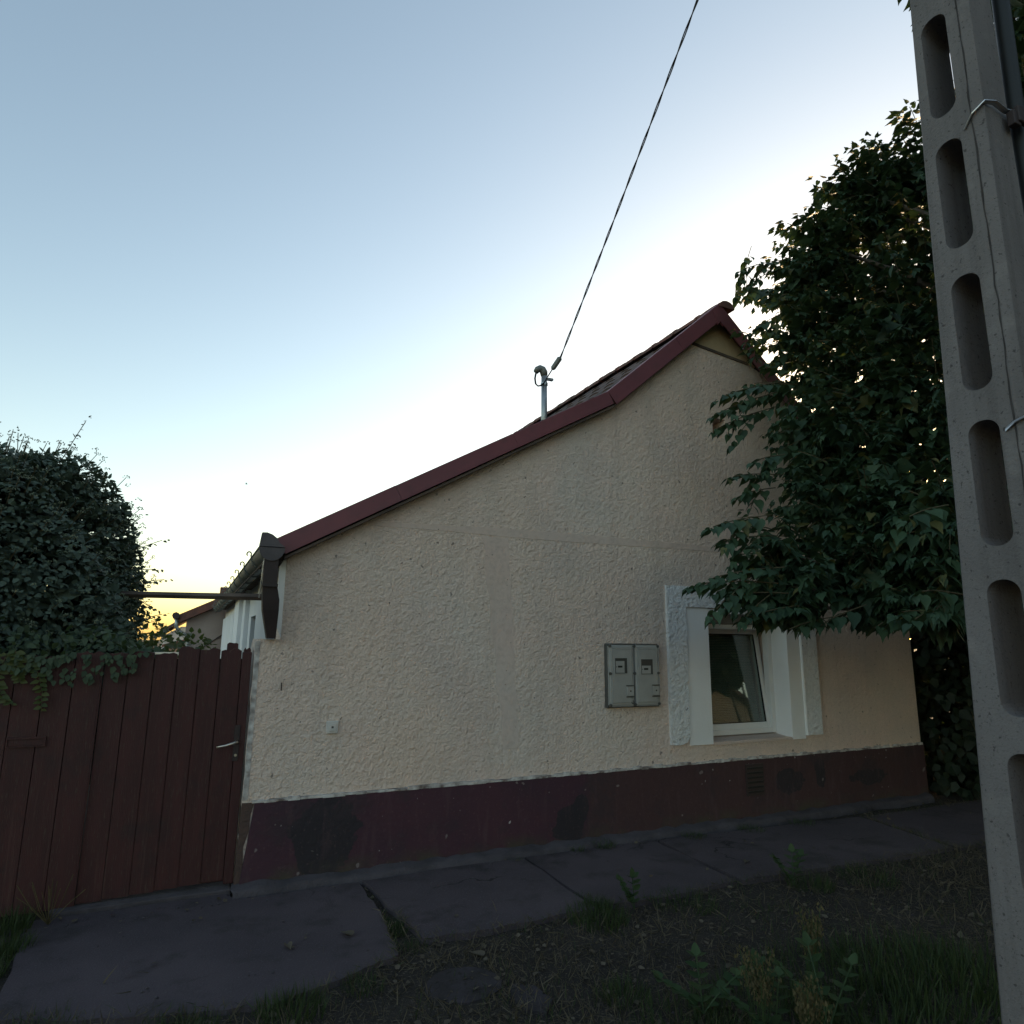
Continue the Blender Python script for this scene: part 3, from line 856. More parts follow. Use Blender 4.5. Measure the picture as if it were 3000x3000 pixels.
loop = [(2.655, 5.11, 4.04), (2.628, 5.09, 4.01), (2.615, 5.08, 3.96), (2.622, 5.08, 3.91), (2.645, 5.08, 3.892), (2.68, 5.085, 3.905), (2.715, 5.085, 3.94), (2.755, 5.08, 4.01), (2.80, 5.07, 4.09), (2.822, 5.06, 4.13)]
MB().tube(loop, 0.006, 6).build('cable_loop', MT['black'], ms)
MB().tube([(p[0] + 0.012, p[1] + 0.01, p[2] + 0.004) for p in loop[:7]], 0.006, 6).build('cable_loop', MT['black'], ms)
MB().tube([(2.795, 5.075, 4.075), (2.80, 5.065, 4.09), (2.832, 5.0, 4.165), (2.836, 4.99, 4.172)], [0.012, 0.024, 0.024, 0.012], 8).build('tension_clamp', MT['oldzinc'], ms)
# overhead cable
A = Vector((2.834, 4.99, 4.17)); B = Vector((2.72, 1.10, 7.74))
cpts = []
for i in range(25):
    t_ = i / 24
    p = A.lerp(B, t_); p.z -= 0.06 * 4 * t_ * (1 - t_)
    cpts.append(p)
oc = empty('overhead_cable', A, 'twisted black service cable running from the roof mast up across the sky', 'cable')
for ph in (0, math.pi):
    tw = []
    for i in range(241):
        t_ = i / 240; k = t_ * 24; j = min(int(k), 23)
        p = cpts[j].lerp(cpts[j + 1], k - j)
        a = t_ * 70 + ph
        tw.append(p + Vector((math.cos(a), 0.4 * math.sin(a), 0.7 * math.sin(a))) * 0.0055)
    MB().tube(tw, 0.0048, 5).build('strand', MT['black'], oc)

# ------------------------------------------------------------------ gate and board fence
def plank(x0, x1, z0, z1, y, parent, rag=0.012, th=0.024, mat=None):
    n = 5
    tops = [(x0 + (x1 - x0) * i / n, z1 + rng.uniform(-rag, rag)) for i in range(n + 1)]
    tops[0] = (x0 + 0.002, z1 - 0.006); tops[-1] = (x1 - 0.002, z1 - 0.005)
    b = MB()
    b.prism([(x0, z0), (x1, z0)] + tops[::-1], 'y', y, y + th)
    return b.build('plank', mat or MT['gate'], parent)
GY = D + 0.035
gt = empty('gate', (0.0, GY, 0), 'dark red board gate with lever handle beside the house corner', 'gate')
ge = [-0.478, -0.343, -0.198, -0.062, 0.070, 0.200, 0.335]
tops = [1.508, 1.516, 1.505, 1.540, 1.535, 1.528]
for i, (a, b) in enumerate(zip(ge[:-1], ge[1:])):
    plank(a + 0.0013, b - 0.0013, 0.035 + 0.006 * i, tops[i], GY + rng.uniform(0, 0.005), gt, 0.014 if i > 2 else 0.006)
# short spare boards nailed on behind, uneven tops
for a, b, z in ((0.03, 0.16, 1.53), (0.235, 0.31, 1.575), (0.345, 0.395, 1.535)):
    plank(a, b, 1.25, z, GY + 0.034, gt, 0.012)
MB().box((-0.475, GY + 0.0325, 0.05), (0.396, GY + 0.0335, 1.47)).build('gap_blocker', MT['gate'], gt)  # thin sheet added behind the boards so their gaps stay dark
MB().box((0.338, GY - 0.006, 0.04), (0.398, GY + 0.040, 1.515), 0.004).build('stile', MT['gate'], gt)
MB().box((-0.47, GY + 0.032, 1.30), (0.33, GY + 0.062, 1.38)).box((-0.47, GY + 0.032, 0.25), (0.33, GY + 0.062, 0.33)).build('rail', MT['wood_dark'], gt)
MB().box((-0.30, GY + 0.03, 1.492), (0.02, GY + 0.05, 1.512)).build('top_strip', MT['steel'], gt)
pl_ = MB().box((0.328, GY - 0.013, 0.80), (0.364, GY - 0.0065, 1.03), 0.003).build('lock_plate', MT['brown_metal'], gt)
MB().tube([(0.346, GY - 0.012, 0.925), (0.346, GY - 0.050, 0.925), (0.330, GY - 0.058, 0.923), (0.275, GY - 0.060, 0.908), (0.222, GY - 0.056, 0.900)], [0.010, 0.010, 0.010, 0.008, 0.006], 8).build('lever_handle', MT['brass'], gt, True)
MB().tube([(0.346, GY - 0.020, 0.838), (0.346, GY - 0.012, 0.838)], 0.009, 10).build('keyhole', MT['brass'], pl_)
th_ = MB()
th_.box((-0.60, D - 0.03, -0.06), (0.385, D + 0.16, 0.026), 0.008)
th_.build('threshold', MT['kerb'], gt)

fn = empty('board_fence', (-1.5, GY, 0), 'dark red board fence panel with letter slot left of the gate', 'fence')
x = -0.487
i = 0
while x > -3.6:
    wdt = rng.uniform(0.142, 0.152)
    plank(x - wdt + 0.0013, x - 0.0013, 0.02, 1.50 + rng.uniform(-0.012, 0.012), GY + rng.uniform(0, 0.006), fn, 0.008)
    x -= wdt; i += 1
MB().box((-3.6, GY + 0.035, 1.25), (-0.50, GY + 0.07, 1.33)).box((-3.6, GY + 0.035, 0.22), (-0.50, GY + 0.07, 0.30)).build('rail', MT['wood_dark'], fn)
MB().box((-3.6, GY + 0.0325, 0.05), (-0.49, GY + 0.0335, 1.47)).build('gap_blocker', MT['gate'], fn)  # same kind of added sheet, keeps the fence gaps dark
MB().box((-0.57, GY + 0.035, 0.0), (-0.49, GY + 0.11, 1.49)).build('post', MT['wood_dark'], fn)
MB().box((-0.4865, GY - 0.010, 0.03), (-0.4805, GY + 0.02, 1.505)).build('cover_strip', MT['gate'], fn)
s0 = MB()
s0.box((-0.935, GY - 0.012, 0.998), (-0.735, GY - 0.001, 1.010)).box((-0.935, GY - 0.012, 0.952), (-0.735, GY - 0.001, 0.960)).box((-0.935, GY - 0.012, 0.9605), (-0.927, GY - 0.001, 0.9975)).box((-0.743, GY - 0.012, 0.9605), (-0.735, GY - 0.001, 0.9975))
sl = s0.build('letter_slot', MT['gate'], fn)
MB().box((-0.926, GY - 0.006, 0.962), (-0.744, GY - 0.001, 0.996)).build('flap', MT['gate'], sl)
bm_ = empty('crossbar', (-0.1, 5.4, 1.88), 'thin weathered wooden crossbar spanning from the ivy to the downpipe', 'crossbar')
MB().tube([(0.468, 5.25, 1.908), (-0.404, 5.90, 1.932), (-0.80, 6.20, 1.943)], 0.024, 4).build('bar', MT['wood_dark'], bm_)
MB().box((-0.86, 6.16, 0.0), (-0.78, 6.24, 1.925)).build('post', MT['wood_dark'], bm_)

# ------------------------------------------------------------------ utility pole
up = empty('utility_pole', (2.12, 1.10, 0), 'grey concrete utility pole with row of oval slots at the right edge', 'utility pole')
def sec(z):
    yf = 1.268 - 0.0285 * z; yn = 0.985
    xa = 2.05; xb_ = 2.230 - 0.007 * z
    c = 0.016
    return [(xa, yn + 0.026), (xa + 0.012, yn), (xb_ - c, yn), (xb_, yn + c), (xb_, yf - c), (xb_ - c, yf), (xa + 0.008, yf), (xa, yf - 0.008)]
pb = bmesh.new()
rings = []
zs = [-0.1 + 0.3 * i for i in range(28)]
for z in zs:
    rings.append([pb.verts.new((x, y, z)) for x, y in sec(z)])
for a, b in zip(rings[:-1], rings[1:]):
    for j in range(8): pb.faces.new((a[j], a[(j + 1) % 8], b[(j + 1) % 8], b[j]))
pb.faces.new(rings[0]); pb.faces.new(rings[-1])
pole_me = bm_mesh(pb, 'shaft')
cut = MB()
for k in range(-4, 11):
    zb = 2.352 + 0.4685 * k; zt = zb + 0.373
    wy = 0.0425 - 0.0010 * k; cy = 1.0985 - 0.0025 * k
    pts = []
    cr_ = wy * 0.92
    for (sy, sz, a0) in ((1, 1, 0), (-1, 1, 90), (-1, -1, 180), (1, -1, 270)):
        for q in range(7):
            a = rad(a0 + 15 * q)
            pts.append((cy + sy * (wy - cr_) + cr_ * math.cos(a), (zt - cr_ if sz > 0 else zb + cr_) + cr_ * math.sin(a)))
    cut.prism(pts, 'x', 1.9, 2.4)
shaft = put('shaft', pole_me, MT['pole'], up)
cutter = put('cutter', bm_mesh(cut.bm, 'cutter'), None)
md = shaft.modifiers.new('b', 'BOOLEAN'); md.object = cutter; md.operation = 'DIFFERENCE'; md.solver = 'EXACT'
bv = shaft.modifiers.new('v', 'BEVEL'); bv.width = 0.004; bv.segments = 2; bv.limit_method = 'ANGLE'; bv.angle_limit = rad(50)
bpy.context.view_layer.update()
dg = bpy.context.evaluated_depsgraph_get()
new = bpy.data.meshes.new_from_object(shaft.evaluated_get(dg))
shaft.modifiers.clear()
shaft.data = new
bpy.data.objects.remove(cutter)
w = MB()
sm_ = [(2.0485, 1.016 + rng.uniform(-0.0025, 0.0025), 0.0 + 0.05 * k) for k in range(150)]
w.tube(sm_, [rng.uniform(0.001, 0.0032) for k in range(150)], 4)
w.build('casting_seam', MT['seam'], up)
MB().box((1.45, 1.02, 7.66), (2.85, 1.10, 7.74), 0.006).build('crossarm', MT['zinc'], up)
for x in (1.6, 2.0, 2.45): MB().tube([(x, 1.06, 7.74), (x, 1.06, 7.80), (x, 1.06, 7.86), (x, 1.06, 7.90)], [0.02, 0.045, 0.04, 0.02], 10).build('insulator', MT['bellw'], up, True)
cdp = [(2.262, 0.985, -0.05), (2.262, 0.985, 2.0), (2.240, 0.985, 3.3), (2.262, 0.985, 4.0), (2.275, 0.99, 5.2), (2.26, 1.0, 7.6)]
dc = empty('cable_conduit', (2.26, 0.985, 0), 'dark green-black cable conduit strapped to the right side of the concrete pole', 'conduit')
MB().tube(cdp, 0.0245, 12).build('pipe', MT['black'], dc, True)
for z, s_ in ((3.19, 1.0), (2.205, 0.6)):
    st = [(2.085, 1.046, z), (2.049, 1.040, z + 0.006), (2.043, 1.012, z + 0.035 * s_), (2.055, 0.980, z + 0.058 * s_), (2.09, 0.970, z + 0.060 * s_), (2.15, 0.972, z + 0.055 * s_), (2.20, 0.965, z + 0.060 * s_), (2.24, 0.955, z + 0.075 * s_), (2.27, 0.958, z + 0.08 * s_), (2.29, 0.985, z + 0.08 * s_)]
    sp_ = MB().tube(st, 0.0085, 6, sq=(0.35, 1.0)).build('strap', MT['steel'], dc)
    MB().box((2.150, 0.950, z - 0.002), (2.185, 0.972, z + 0.048), 0.003).box((2.168, 0.944, z + 0.01), (2.215, 0.960, z + 0.066), 0.004).build('buckle', MT['brown_metal'], sp_)

# ------------------------------------------------------------------ foliage helpers
LEAF_V = [(0, 0.04, 0), (-0.22, -0.04, 0.02), (-0.37, 0.14, 0.05), (-0.38, 0.34, 0.05), (-0.30, 0.56, 0.02), (-0.13, 0.82, -0.03), (0, 1.18, -0.16), (0.13, 0.82, -0.03), (0.30, 0.56, 0.02), (0.38, 0.34, 0.05), (0.37, 0.14, 0.05), (0.22, -0.04, 0.02), (0, 0.28, -0.015), (0, 0.60, -0.03)]
LEAF_T = [(0, 12, 1), (1, 12, 2), (2, 12, 3), (3, 12, 13), (3, 13, 4), (4, 13, 5), (5, 13, 6), (6, 13, 7), (7, 13, 8), (8, 13, 9), (9, 13, 12), (9, 12, 10), (10, 12, 11), (11, 12, 0)]
SMALL_V = [(0, 0, 0), (-0.38, 0.30, 0.05), (-0.22, 0.75, 0.0), (0, 1.0, -0.06), (0.22, 0.75, 0.0), (0.38, 0.30, 0.05), (0, 0.45, -0.03)]
SMALL_T = [(0, 6, 1), (1, 6, 2), (2, 6, 3), (3, 6, 4), (4, 6, 5), (5, 6, 0)]
BLADE_V = [(-0.02, 0, 0), (0.02, 0, 0), (0.014, 0.5, 0.06), (-0.014, 0.5, 0.06), (0, 1.0, 0.25)]
BLADE_T = [(0, 1, 2), (0, 2, 3), (3, 2, 4)]

def shoot(base, d, L, n, size, droop=0.5):
    """a leafy twig: returns leaf matrices and twig points"""
    d = Vector(d).normalized()
    pts, mats = [], []
    p = Vector(base)
    side = d.cross(Vector((0, 0, 1)))
    if side.length < 0.05: side = Vector((1, 0, 0))
    side.normalize()
    for i in range(n + 1):
        t_ = i / n
        pts.append(p.copy())
        dd = (d + Vector((0, 0, -0.35 * t_ * t_ * droop * 2))).normalized()
        p = p + dd * (L / n)
        if i == 0: continue
        for s_ in ((1, -1) if i % 2 else (-1, 1)):
            if rng.random() < 0.22: continue
            ax = (side * s_ * rng.uniform(0.4, 1.0) + dd * rng.uniform(0.35, 0.8) + Vector((0, 0, -rng.uniform(0.25, 1.0) * (0.6 + droop))) + rvec() * 0.22)
            nn = Vector((0, 0, 1)) + side * s_ * 0.55 + rvec() * 0.45
            sz = size * rng.uniform(0.7, 1.15) * (1.0 - 0.4 * t_ ** 3)
            mats.append(mat34(p + ax.normalized() * size * 0.22, ax, nn, sz))
    ax = d + Vector((0, 0, -0.6)); mats.append(mat34(p, ax, Vector((0, 0, 1)) + rvec() * 0.4, size * 0.65))
    return mats, pts

# ------------------------------------------------------------------ street tree on the right
LOBES = [(6.67, 3.84, 6.50, 0.62), (6.15, 4.01, 6.09, 0.47), (6.09, 3.97, 5.34, 0.73), (5.53, 4.24, 5.34, 0.38), (5.32, 4.36, 5.18, 0.28), (5.58, 4.05, 4.65, 0.46), (5.22, 4.28, 4.60, 0.24), (5.67, 3.71, 4.36, 0.73), (5.18, 4.05, 4.0, 0.36), (5.26, 3.70, 3.72, 0.52), (4.62, 3.80, 3.43, 0.16), (5.4, 3.37, 3.42, 0.63), (4.84, 3.70, 3.18, 0.32), (4.85, 3.41, 2.86, 0.54), (4.52, 3.60, 2.72, 0.2), (4.62, 3.48, 2.47, 0.30), (3.98, 3.61, 2.28, 0.13), (4.79, 3.22, 2.29, 0.38), (4.19, 3.44, 2.1, 0.2), (3.8, 3.52, 2.02, 0.12), (4.42, 3.23, 2.02, 0.22), (3.84, 3.42, 1.87, 0.11), (4.83, 3.16, 1.98, 0.28), (4.56, 2.72, 2.5, 0.3), (4.49, 2.78, 1.83, 0.16), (6.71, 3.48, 5.24, 0.81), (5.9, 3.1, 3.56, 0.63), (7.11, 3.28, 6.31, 0.77), (7.25, 3.11, 7.32, 0.6), (4.99, 2.7, 2.17, 0.31),
         # crown fill, and mostly out-of-frame lobes added to shade wall and ground
         (5.88, 4.05, 6.25, 0.26), (6.30, 3.85, 6.35, 0.32), (5.48, 4.2, 5.60, 0.26), (5.93, 4.1, 5.95, 0.34), (7.4, 1.2, 4.2, 1.0), (6.6, 0.9, 3.4, 0.8), (7.0, 0.4, 5.0, 1.0), (8.2, 1.6, 5.4, 1.0), (6.0, 1.2, 3.0, 0.6), (8.4, 0.8, 3.6, 0.9), (7.8, -0.2, 4.3, 0.9), (7.6, 3.3, 2.6, 0.6), (8.4, 2.6, 3.4, 0.9), (5.4, 0.2, 3.6, 0.7), (6.2, -0.6, 4.6, 1.0), (5.2, 0.9, 4.6, 0.7), (9.2, 0.4, 5.0, 1.1), (8.8, 3.4, 2.6, 0.9), (6.3, 2.3, 2.4, 0.5), (4.5, 1.85, 4.7, 0.55), (4.2, 1.45, 5.5, 0.65), (4.9, 1.6, 3.7, 0.5), (4.6, 1.1, 6.0, 0.8), (5.4, 1.5, 5.6, 0.8), (4.2, 0.6, 4.6, 0.7), (5.0, 2.0, 6.6, 0.6),
         (7.4, 2.6, 5.0, 0.9), (7.1, 2.2, 3.8, 0.8), (6.4, 2.0, 3.0, 0.7), (8.0, 3.4, 5.6, 0.8), (7.6, 3.9, 4.4, 0.7), (6.3, 1.7, 4.6, 0.8), (7.0, 2.4, 6.4, 0.7), (5.6, 2.2, 2.5, 0.4), (7.2, 3.6, 3.2, 0.6)]
SHOOTS = [(4.67, 4.39, 5.48, 4.48, 4.43, 4.94), (4.98, 4.27, 5.35, 4.5, 4.36, 5.2), (4.84, 4.37, 5.22, 4.49, 4.41, 4.97), (5.33, 4.06, 5.59, 5.09, 3.98, 5.66), (5.28, 4.1, 5.49, 5.1, 3.97, 5.73), (5.93, 4.07, 6.29, 5.63, 4.02, 6.38), (6.08, 4.03, 6.15, 5.68, 4.04, 6.19), (6.28, 3.8, 6.50, 6.01, 3.77, 6.48), (6.39, 3.71, 6.70, 6.18, 3.63, 6.88), (6.04, 3.96, 6.58, 5.94, 3.82, 6.64), (4.35, 3.89, 3.81, 3.8, 4.01, 3.66), (4.33, 3.92, 3.72, 3.77, 4.06, 3.52), (4.37, 3.93, 3.61, 3.8, 4.07, 3.41), (4.94, 4.47, 4.52, 4.53, 4.48, 4.61), (4.14, 3.69, 3.09, 3.83, 3.69, 3.02), (4.13, 3.73, 2.93, 3.68, 3.78, 2.91), (4.1, 3.77, 2.83, 3.74, 3.78, 2.76), (3.78, 3.53, 2.54, 3.29, 3.62, 2.46), (3.84, 3.54, 2.39, 3.37, 3.6, 2.36), (3.67, 3.34, 2.13, 3.08, 3.46, 2.07), (3.64, 3.38, 2.02, 3.02, 3.49, 2.04), (3.75, 3.34, 1.95, 3.23, 3.41, 1.96), (3.86, 3.3, 1.88, 3.35, 3.38, 1.82), (4.08, 3.21, 1.81, 3.6, 3.28, 1.74), (4.2, 3.14, 1.88, 3.79, 3.19, 1.76), (4.46, 3.02, 1.84, 4.12, 3.04, 1.74), (4.13, 2.49, 1.87, 3.77, 2.52, 1.78), (4.05, 2.42, 2.44, 3.68, 2.43, 2.36), (4.17, 2.47, 1.91, 3.79, 2.47, 1.94), (5.12, 4.31, 4.89, 4.63, 4.43, 4.62), (4.89, 4.53, 4.36, 4.62, 4.47, 4.42)]
tree = empty('street_tree', (6.0, 3.1, 0), 'leafy broadleaf street tree overhanging the window behind the concrete pole', 'tree')
TRK = Vector((6.0, 3.1, 0))
MB().tube([(6.0, 3.1, -0.1), (6.02, 3.1, 0.3), (6.05, 3.12, 1.2), (6.1, 3.14, 2.2), (6.25, 3.16, 3.4), (6.4, 3.2, 4.6), (6.6, 3.2, 5.8), (6.8, 3.2, 6.8)], [0.20, 0.16, 0.135, 0.125, 0.10, 0.07, 0.045, 0.02], 12).build('trunk', MT['bark'], tree, True)
w = MB()
for (x, y, z, r) in LOBES:
    z0 = max(1.6, min(5.6, z - 0.9 - 0.25 * math.hypot(x - 6.1, y - 3.1)))
    a = Vector((6.05 + 0.12 * (z0 - 1.2) * 0.6, 3.13, z0)); b = Vector((x, y, z))
    mid = a.lerp(b, 0.5) + Vector((0, 0, 0.12))
    w.tube([a, a.lerp(mid, 0.5) + Vector((0, 0, 0.04)), mid, mid.lerp(b, 0.6), b], [0.045, 0.036, 0.026, 0.016, 0.006], 6)
w.build('branches', MT['bark'], tree, True)
mats = []
tw = MB()
for (x, y, z, r) in LOBES:
    c = Vector((x, y, z))
    far = c.y < 2.9 and c.x > 5.2
    nS = int((20 + 210 * r * r) * (0.6 if far else 1.0)) + 5
    for k in range(nS):
        d = rvec()
        rr = r * (rng.random() ** 0.45)
        b = c + d * rr * 0.9
        out = (d * 0.8 + (b - Vector((6.2, 3.1, z - 0.3))).normalized() * 0.6 + Vector((0, 0, 0.1))).normalized()
        L = rng.uniform(0.16, 0.36)
        n = rng.randint(4, 7)
        if b.y + out.y * L > 4.82 and b.z < walltop(max(0.6, min(7.3, b.x))) + 0.2:
            continue
        m_, p_ = shoot(b, out, L, n, 0.105 * rng.uniform(0.62, 1.22))
        mats += m_
        if k % 3 == 0 and min(p_[-1].z, p_[0].z) > 1.80: tw.tube(p_, 0.004, 3, cap=False)
for (x, y, z, r) in LOBES:
    for k in range(int(60 + 420 * r * r)):
        q = Vector((x, y, z)) + rvec() * r * 0.62 * rng.random() ** 0.5
        if q.y > 4.8: continue
        mats.append(mat34(q, rvec() + Vector((0, 0, -0.6)), rvec() + Vector((0, 0, 0.8)), rng.uniform(0.10, 0.17)))
mats = [m_ for m_ in mats if m_[2][3] > 1.75]
leaf_me = tri_mesh('leaf', LEAF_V, LEAF_T); leaf_me.materials.append(MT['tree_leaf'])
near = []
for s_ in SHOOTS:
    a = Vector(s_[:3]); b = Vector(s_[3:])
    L = (b - a).length
    m_, p_ = shoot(a, b - a, L, max(5, int(L / 0.055)), 0.108, 0.4)
    near += m_
    tw.tube(p_, 0.004, 4, cap=False)
    m2, p2 = shoot(a.lerp(b, 0.35), (b - a).normalized() + Vector((0.1, -0.2, -0.5)), L * 0.6, 5, 0.10, 0.5)
    if p2[-1].z < 1.78: continue
    near += m2
    tw.tube(p2, 0.003, 4, cap=False)
tw.build('twigs', MT['twig'], tree)
near = [m_ for m_ in near if m_[2][3] > 1.72]
rng.shuffle(near)
for m_ in near[:300]:
    o = bpy.data.objects.new('leaf', leaf_me); hang(o, tree)
    M4 = Matrix([list(r) for r in m_] + [[0, 0, 0, 1]])
    M4.translation -= TRK
    o.matrix_local = M4
mats += near[300:]
tag(put('crown', instance_mesh('crown', LEAF_V, LEAF_T, mats), MT['tree_leaf'], tree), kind='stuff')
print('tree leaves', len(mats))

# ------------------------------------------------------------------ dark shrub beyond the house
def leaf_blob(cx, cy, cz, rx, ry, rz, n, size, p=2.4, zmin=0.0, shell=0.45):
    out = []
    while len(out) < n:
        d = rvec()
        k = (abs(d.x) ** p + abs(d.y) ** p + abs(d.z) ** p) ** (-1 / p)
        wob = 1.0 + 0.10 * math.sin(7 * d.x + 3 * d.z + cx) * math.cos(5 * d.y + 4 * d.z + cy)
        s_ = k * wob * (1 - shell * rng.random() ** 2)
        q = Vector((cx + d.x * rx * s_, cy + d.y * ry * s_, cz + d.z * rz * s_))
        if q.z < zmin: continue
        ax = (Vector((d.x / rx, d.y / ry, d.z / rz)).normalized() * 0.7 + rvec() * 0.8 + Vector((0, 0, -0.35)))
        out.append(mat34(q, ax, d + Vector((0, 0, 0.6)) + rvec() * 0.6, size * rng.uniform(0.65, 1.25)))
    return out
def shrub(name, label, cat, loc, blobs, mat, size, stems=3, tv=(SMALL_V, SMALL_T)):
    s = empty(name, loc, label, cat)
    mm = []
    for b in blobs: mm += leaf_blob(*b[:6], b[6], size)
    tag(put('foliage', instance_mesh('foliage', tv[0], tv[1], mm), mat, s), kind='stuff')
    w = MB()
    for k in range(stems):
        b = blobs[k % len(blobs)]
        w.tube([(loc[0] + rng.uniform(-.3, .3), loc[1] + rng.uniform(-.2, .2), -0.05), (b[0] * 0.6 + loc[0] * 0.4, b[1] * 0.6 + loc[1] * 0.4, b[2] * 0.6), (b[0], b[1], b[2])], [0.05, 0.035, 0.015], 7)
    w.build('stems', MT['bark'], s, True)
    return s
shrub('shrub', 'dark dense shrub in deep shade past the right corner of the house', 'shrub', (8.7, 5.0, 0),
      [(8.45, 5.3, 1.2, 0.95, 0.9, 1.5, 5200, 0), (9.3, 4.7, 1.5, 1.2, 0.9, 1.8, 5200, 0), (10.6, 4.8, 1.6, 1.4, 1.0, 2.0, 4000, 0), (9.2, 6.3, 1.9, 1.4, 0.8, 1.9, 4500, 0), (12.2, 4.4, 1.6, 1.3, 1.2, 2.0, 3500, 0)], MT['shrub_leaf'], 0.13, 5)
shrub('yard_tree', 'bushy yard tree whose sunlit leaves show through gaps in the street tree', 'tree', (10.6, 7.2, 0),
      [(10.2, 7.2, 3.2, 1.5, 1.3, 1.6, 3200, 0), (11.6, 6.8, 3.4, 1.4, 1.3, 1.6, 2600, 0)], MT['vine_leaf'], 0.14, 3)
st_ = empty('dead_plant', (7.75, 4.6, 0), 'dead plant of pale dry stalks leaning at the right corner of the house', 'plant')
for k in range(9):
    x = 7.55 + 0.07 * k + rng.uniform(-.02, .02); y = 4.55 + rng.uniform(-.12, .12)
    MB().tube([(x + 0.25, y, 0.0), (x + 0.12, y, 0.35), (x - 0.05 - 0.02 * k % 0.1, y + 0.05, rng.uniform(0.65, 0.95))], [0.008, 0.007, 0.004], 5).build('stem', MT['seed'], st_)

# ------------------------------------------------------------------ ivy behind the fence
ivy = empty('ivy_bush', (-1.6, 6.2, 0), 'big rounded ivy bush in flower behind the red fence', 'ivy')
im = leaf_blob(-1.62, 6.25, 1.55, 1.19, 0.95, 1.45, 46000, 0.046, p=2.7, shell=0.14)
im += leaf_blob(-1.62, 6.25, 1.55, 1.06, 0.80, 1.33, 9000, 0.17, p=2.7, shell=0.4)
im += leaf_blob(-2.9, 6.4, 1.5, 1.0, 0.9, 1.35, 5500, 0.09, p=2.6, shell=0.3)
tag(put('foliage', instance_mesh('foliage', SMALL_V, SMALL_T, im), MT['ivy_leaf'], ivy), kind='stuff')
ICO_V = [(0, 0, 0.5), (0.45, 0, 0), (0, 0.45, 0), (-0.45, 0, 0), (0, -0.45, 0), (0, 0, -0.5)]
ICO_T = [(0, 1, 2), (0, 2, 3), (0, 3, 4), (0, 4, 1), (5, 2, 1), (5, 3, 2), (5, 4, 3), (5, 1, 4)]
um = []
stalks = MB()
for k in range(1500):
    d = rvec()
    if d.z < -0.5 or d.y > 0.5: continue
    kk = (abs(d.x) ** 2.7 + abs(d.y) ** 2.7 + abs(d.z) ** 2.7) ** (-1 / 2.7) * (1.0 + 0.10 * math.sin(7 * d.x + 3 * d.z - 1.62) * math.cos(5 * d.y + 4 * d.z + 6.25))
    c = Vector((-1.62 + d.x * 1.20 * kk, 6.25 + d.y * 0.95 * kk, 1.55 + d.z * 1.46 * kk))
    tip = c + d * rng.uniform(0.02, 0.10) + Vector((0, 0, rng.uniform(0, 0.05)))
    if k % 2 == 0: stalks.tube([c - d * 0.05, tip], 0.003, 3, cap=False)
    for h in range(11):
        e = rvec(); e.z = abs(e.z) * 0.9 - 0.2
        um.append([[0.010, 0, 0, tip.x + e.x * 0.024], [0, 0.010, 0, tip.y + e.y * 0.024], [0, 0, 0.010, tip.z + e.z * 0.024]])
tag(put('flower_heads', instance_mesh('flower_heads', ICO_V, ICO_T, um), MT['umbel'], ivy), kind='stuff')
tag(stalks.build('stalks', MT['twig'], ivy), kind='stuff')
sv, sp = [], []
for (a, d, L) in (((-1.05, 6.0, 2.88), (0.38, -0.1, 1.0), 0.42), ((-0.47, 6.0, 2.28), (1.0, -0.2, 0.5), 0.22), ((-0.42, 5.9, 2.02), (1.0, -0.1, 0.2), 0.20), ((-0.42, 5.9, 1.72), (1.0, -0.1, 0.35), 0.22), ((-0.55, 5.95, 2.42), (0.8, 0, 0.9), 0.16), ((-0.85, 5.95, 2.72), (0.3, 0, 1), 0.14), ((-1.3, 5.95, 2.98), (-0.1, 0, 1), 0.13), ((-0.42, 5.85, 1.9), (0.9, -0.1, -0.4), 0.16), ((-0.43, 5.9, 2.12), (0.9, -0.1, 0.1), 0.14)):
    m_, p_ = shoot(a, d, L, max(4, int(L / 0.035)), 0.042, 0.15)
    sv += m_; sp.append(p_)
for p_ in sp: MB().tube(p_, 0.0028, 4, cap=False).build('shoot', MT['twig'], ivy)
tag(put('shoot_leaves', instance_mesh('shoot_leaves', SMALL_V, SMALL_T, sv), MT['ivy_leaf'], ivy), kind='stuff')
w = MB()
for k in range(5): w.tube([(-1.6 + 0.15 * k, 6.2, -0.05), (-1.8 + 0.2 * k, 6.2, 1.0), (-2.1 + 0.35 * k, 6.2, 2.3)], [0.06, 0.045, 0.015], 7)
w.build('stems', MT['bark'], ivy, True)

# creeper over the fence top with two hanging strands
vn = empty('creeper', (-1.0, 5.05, 1.5), 'green creeper trailing over the fence top with two strands hanging down', 'creeper')
vm = []
for k in range(2200):
    x = rng.uniform(-3.4, -0.18)
    t_ = min(1, max(0, (-0.15 - x) / 0.9))
    hgt = 0.06 + 0.16 * t_ + 0.05 * math.sin(9 * x)
    q = Vector((x, rng.uniform(5.02, 5.75), 1.49 + rng.uniform(-0.02, 1.0) * hgt))
    if q.y < 5.09 and q.z < 1.52: q.y = 5.02
    vm.append(mat34(q, rvec() + Vector((0, -0.5, -0.3)), Vector((0, -0.6, 1)) + rvec() * 0.6, 0.050 * rng.uniform(0.5, 1.25)))
for k in range(200):                      # fringe over the board tops
    x = rng.uniform(-1.25, -0.30)
    q = Vector((x, 5.03 - rng.uniform(0, 0.03), 1.50 - rng.random() ** 2 * (0.14 + 0.06 * math.sin(8 * x))))
    vm.append(mat34(q, Vector((rng.uniform(-.6, .6), -0.35, -1)), Vector((0, -1, 0.5)) + rvec() * 0.4, 0.046 * rng.uniform(0.5, 1.15)))
tag(put('foliage', instance_mesh('foliage', SMALL_V, SMALL_T, vm), MT['creeper_leaf'], vn), kind='stuff')
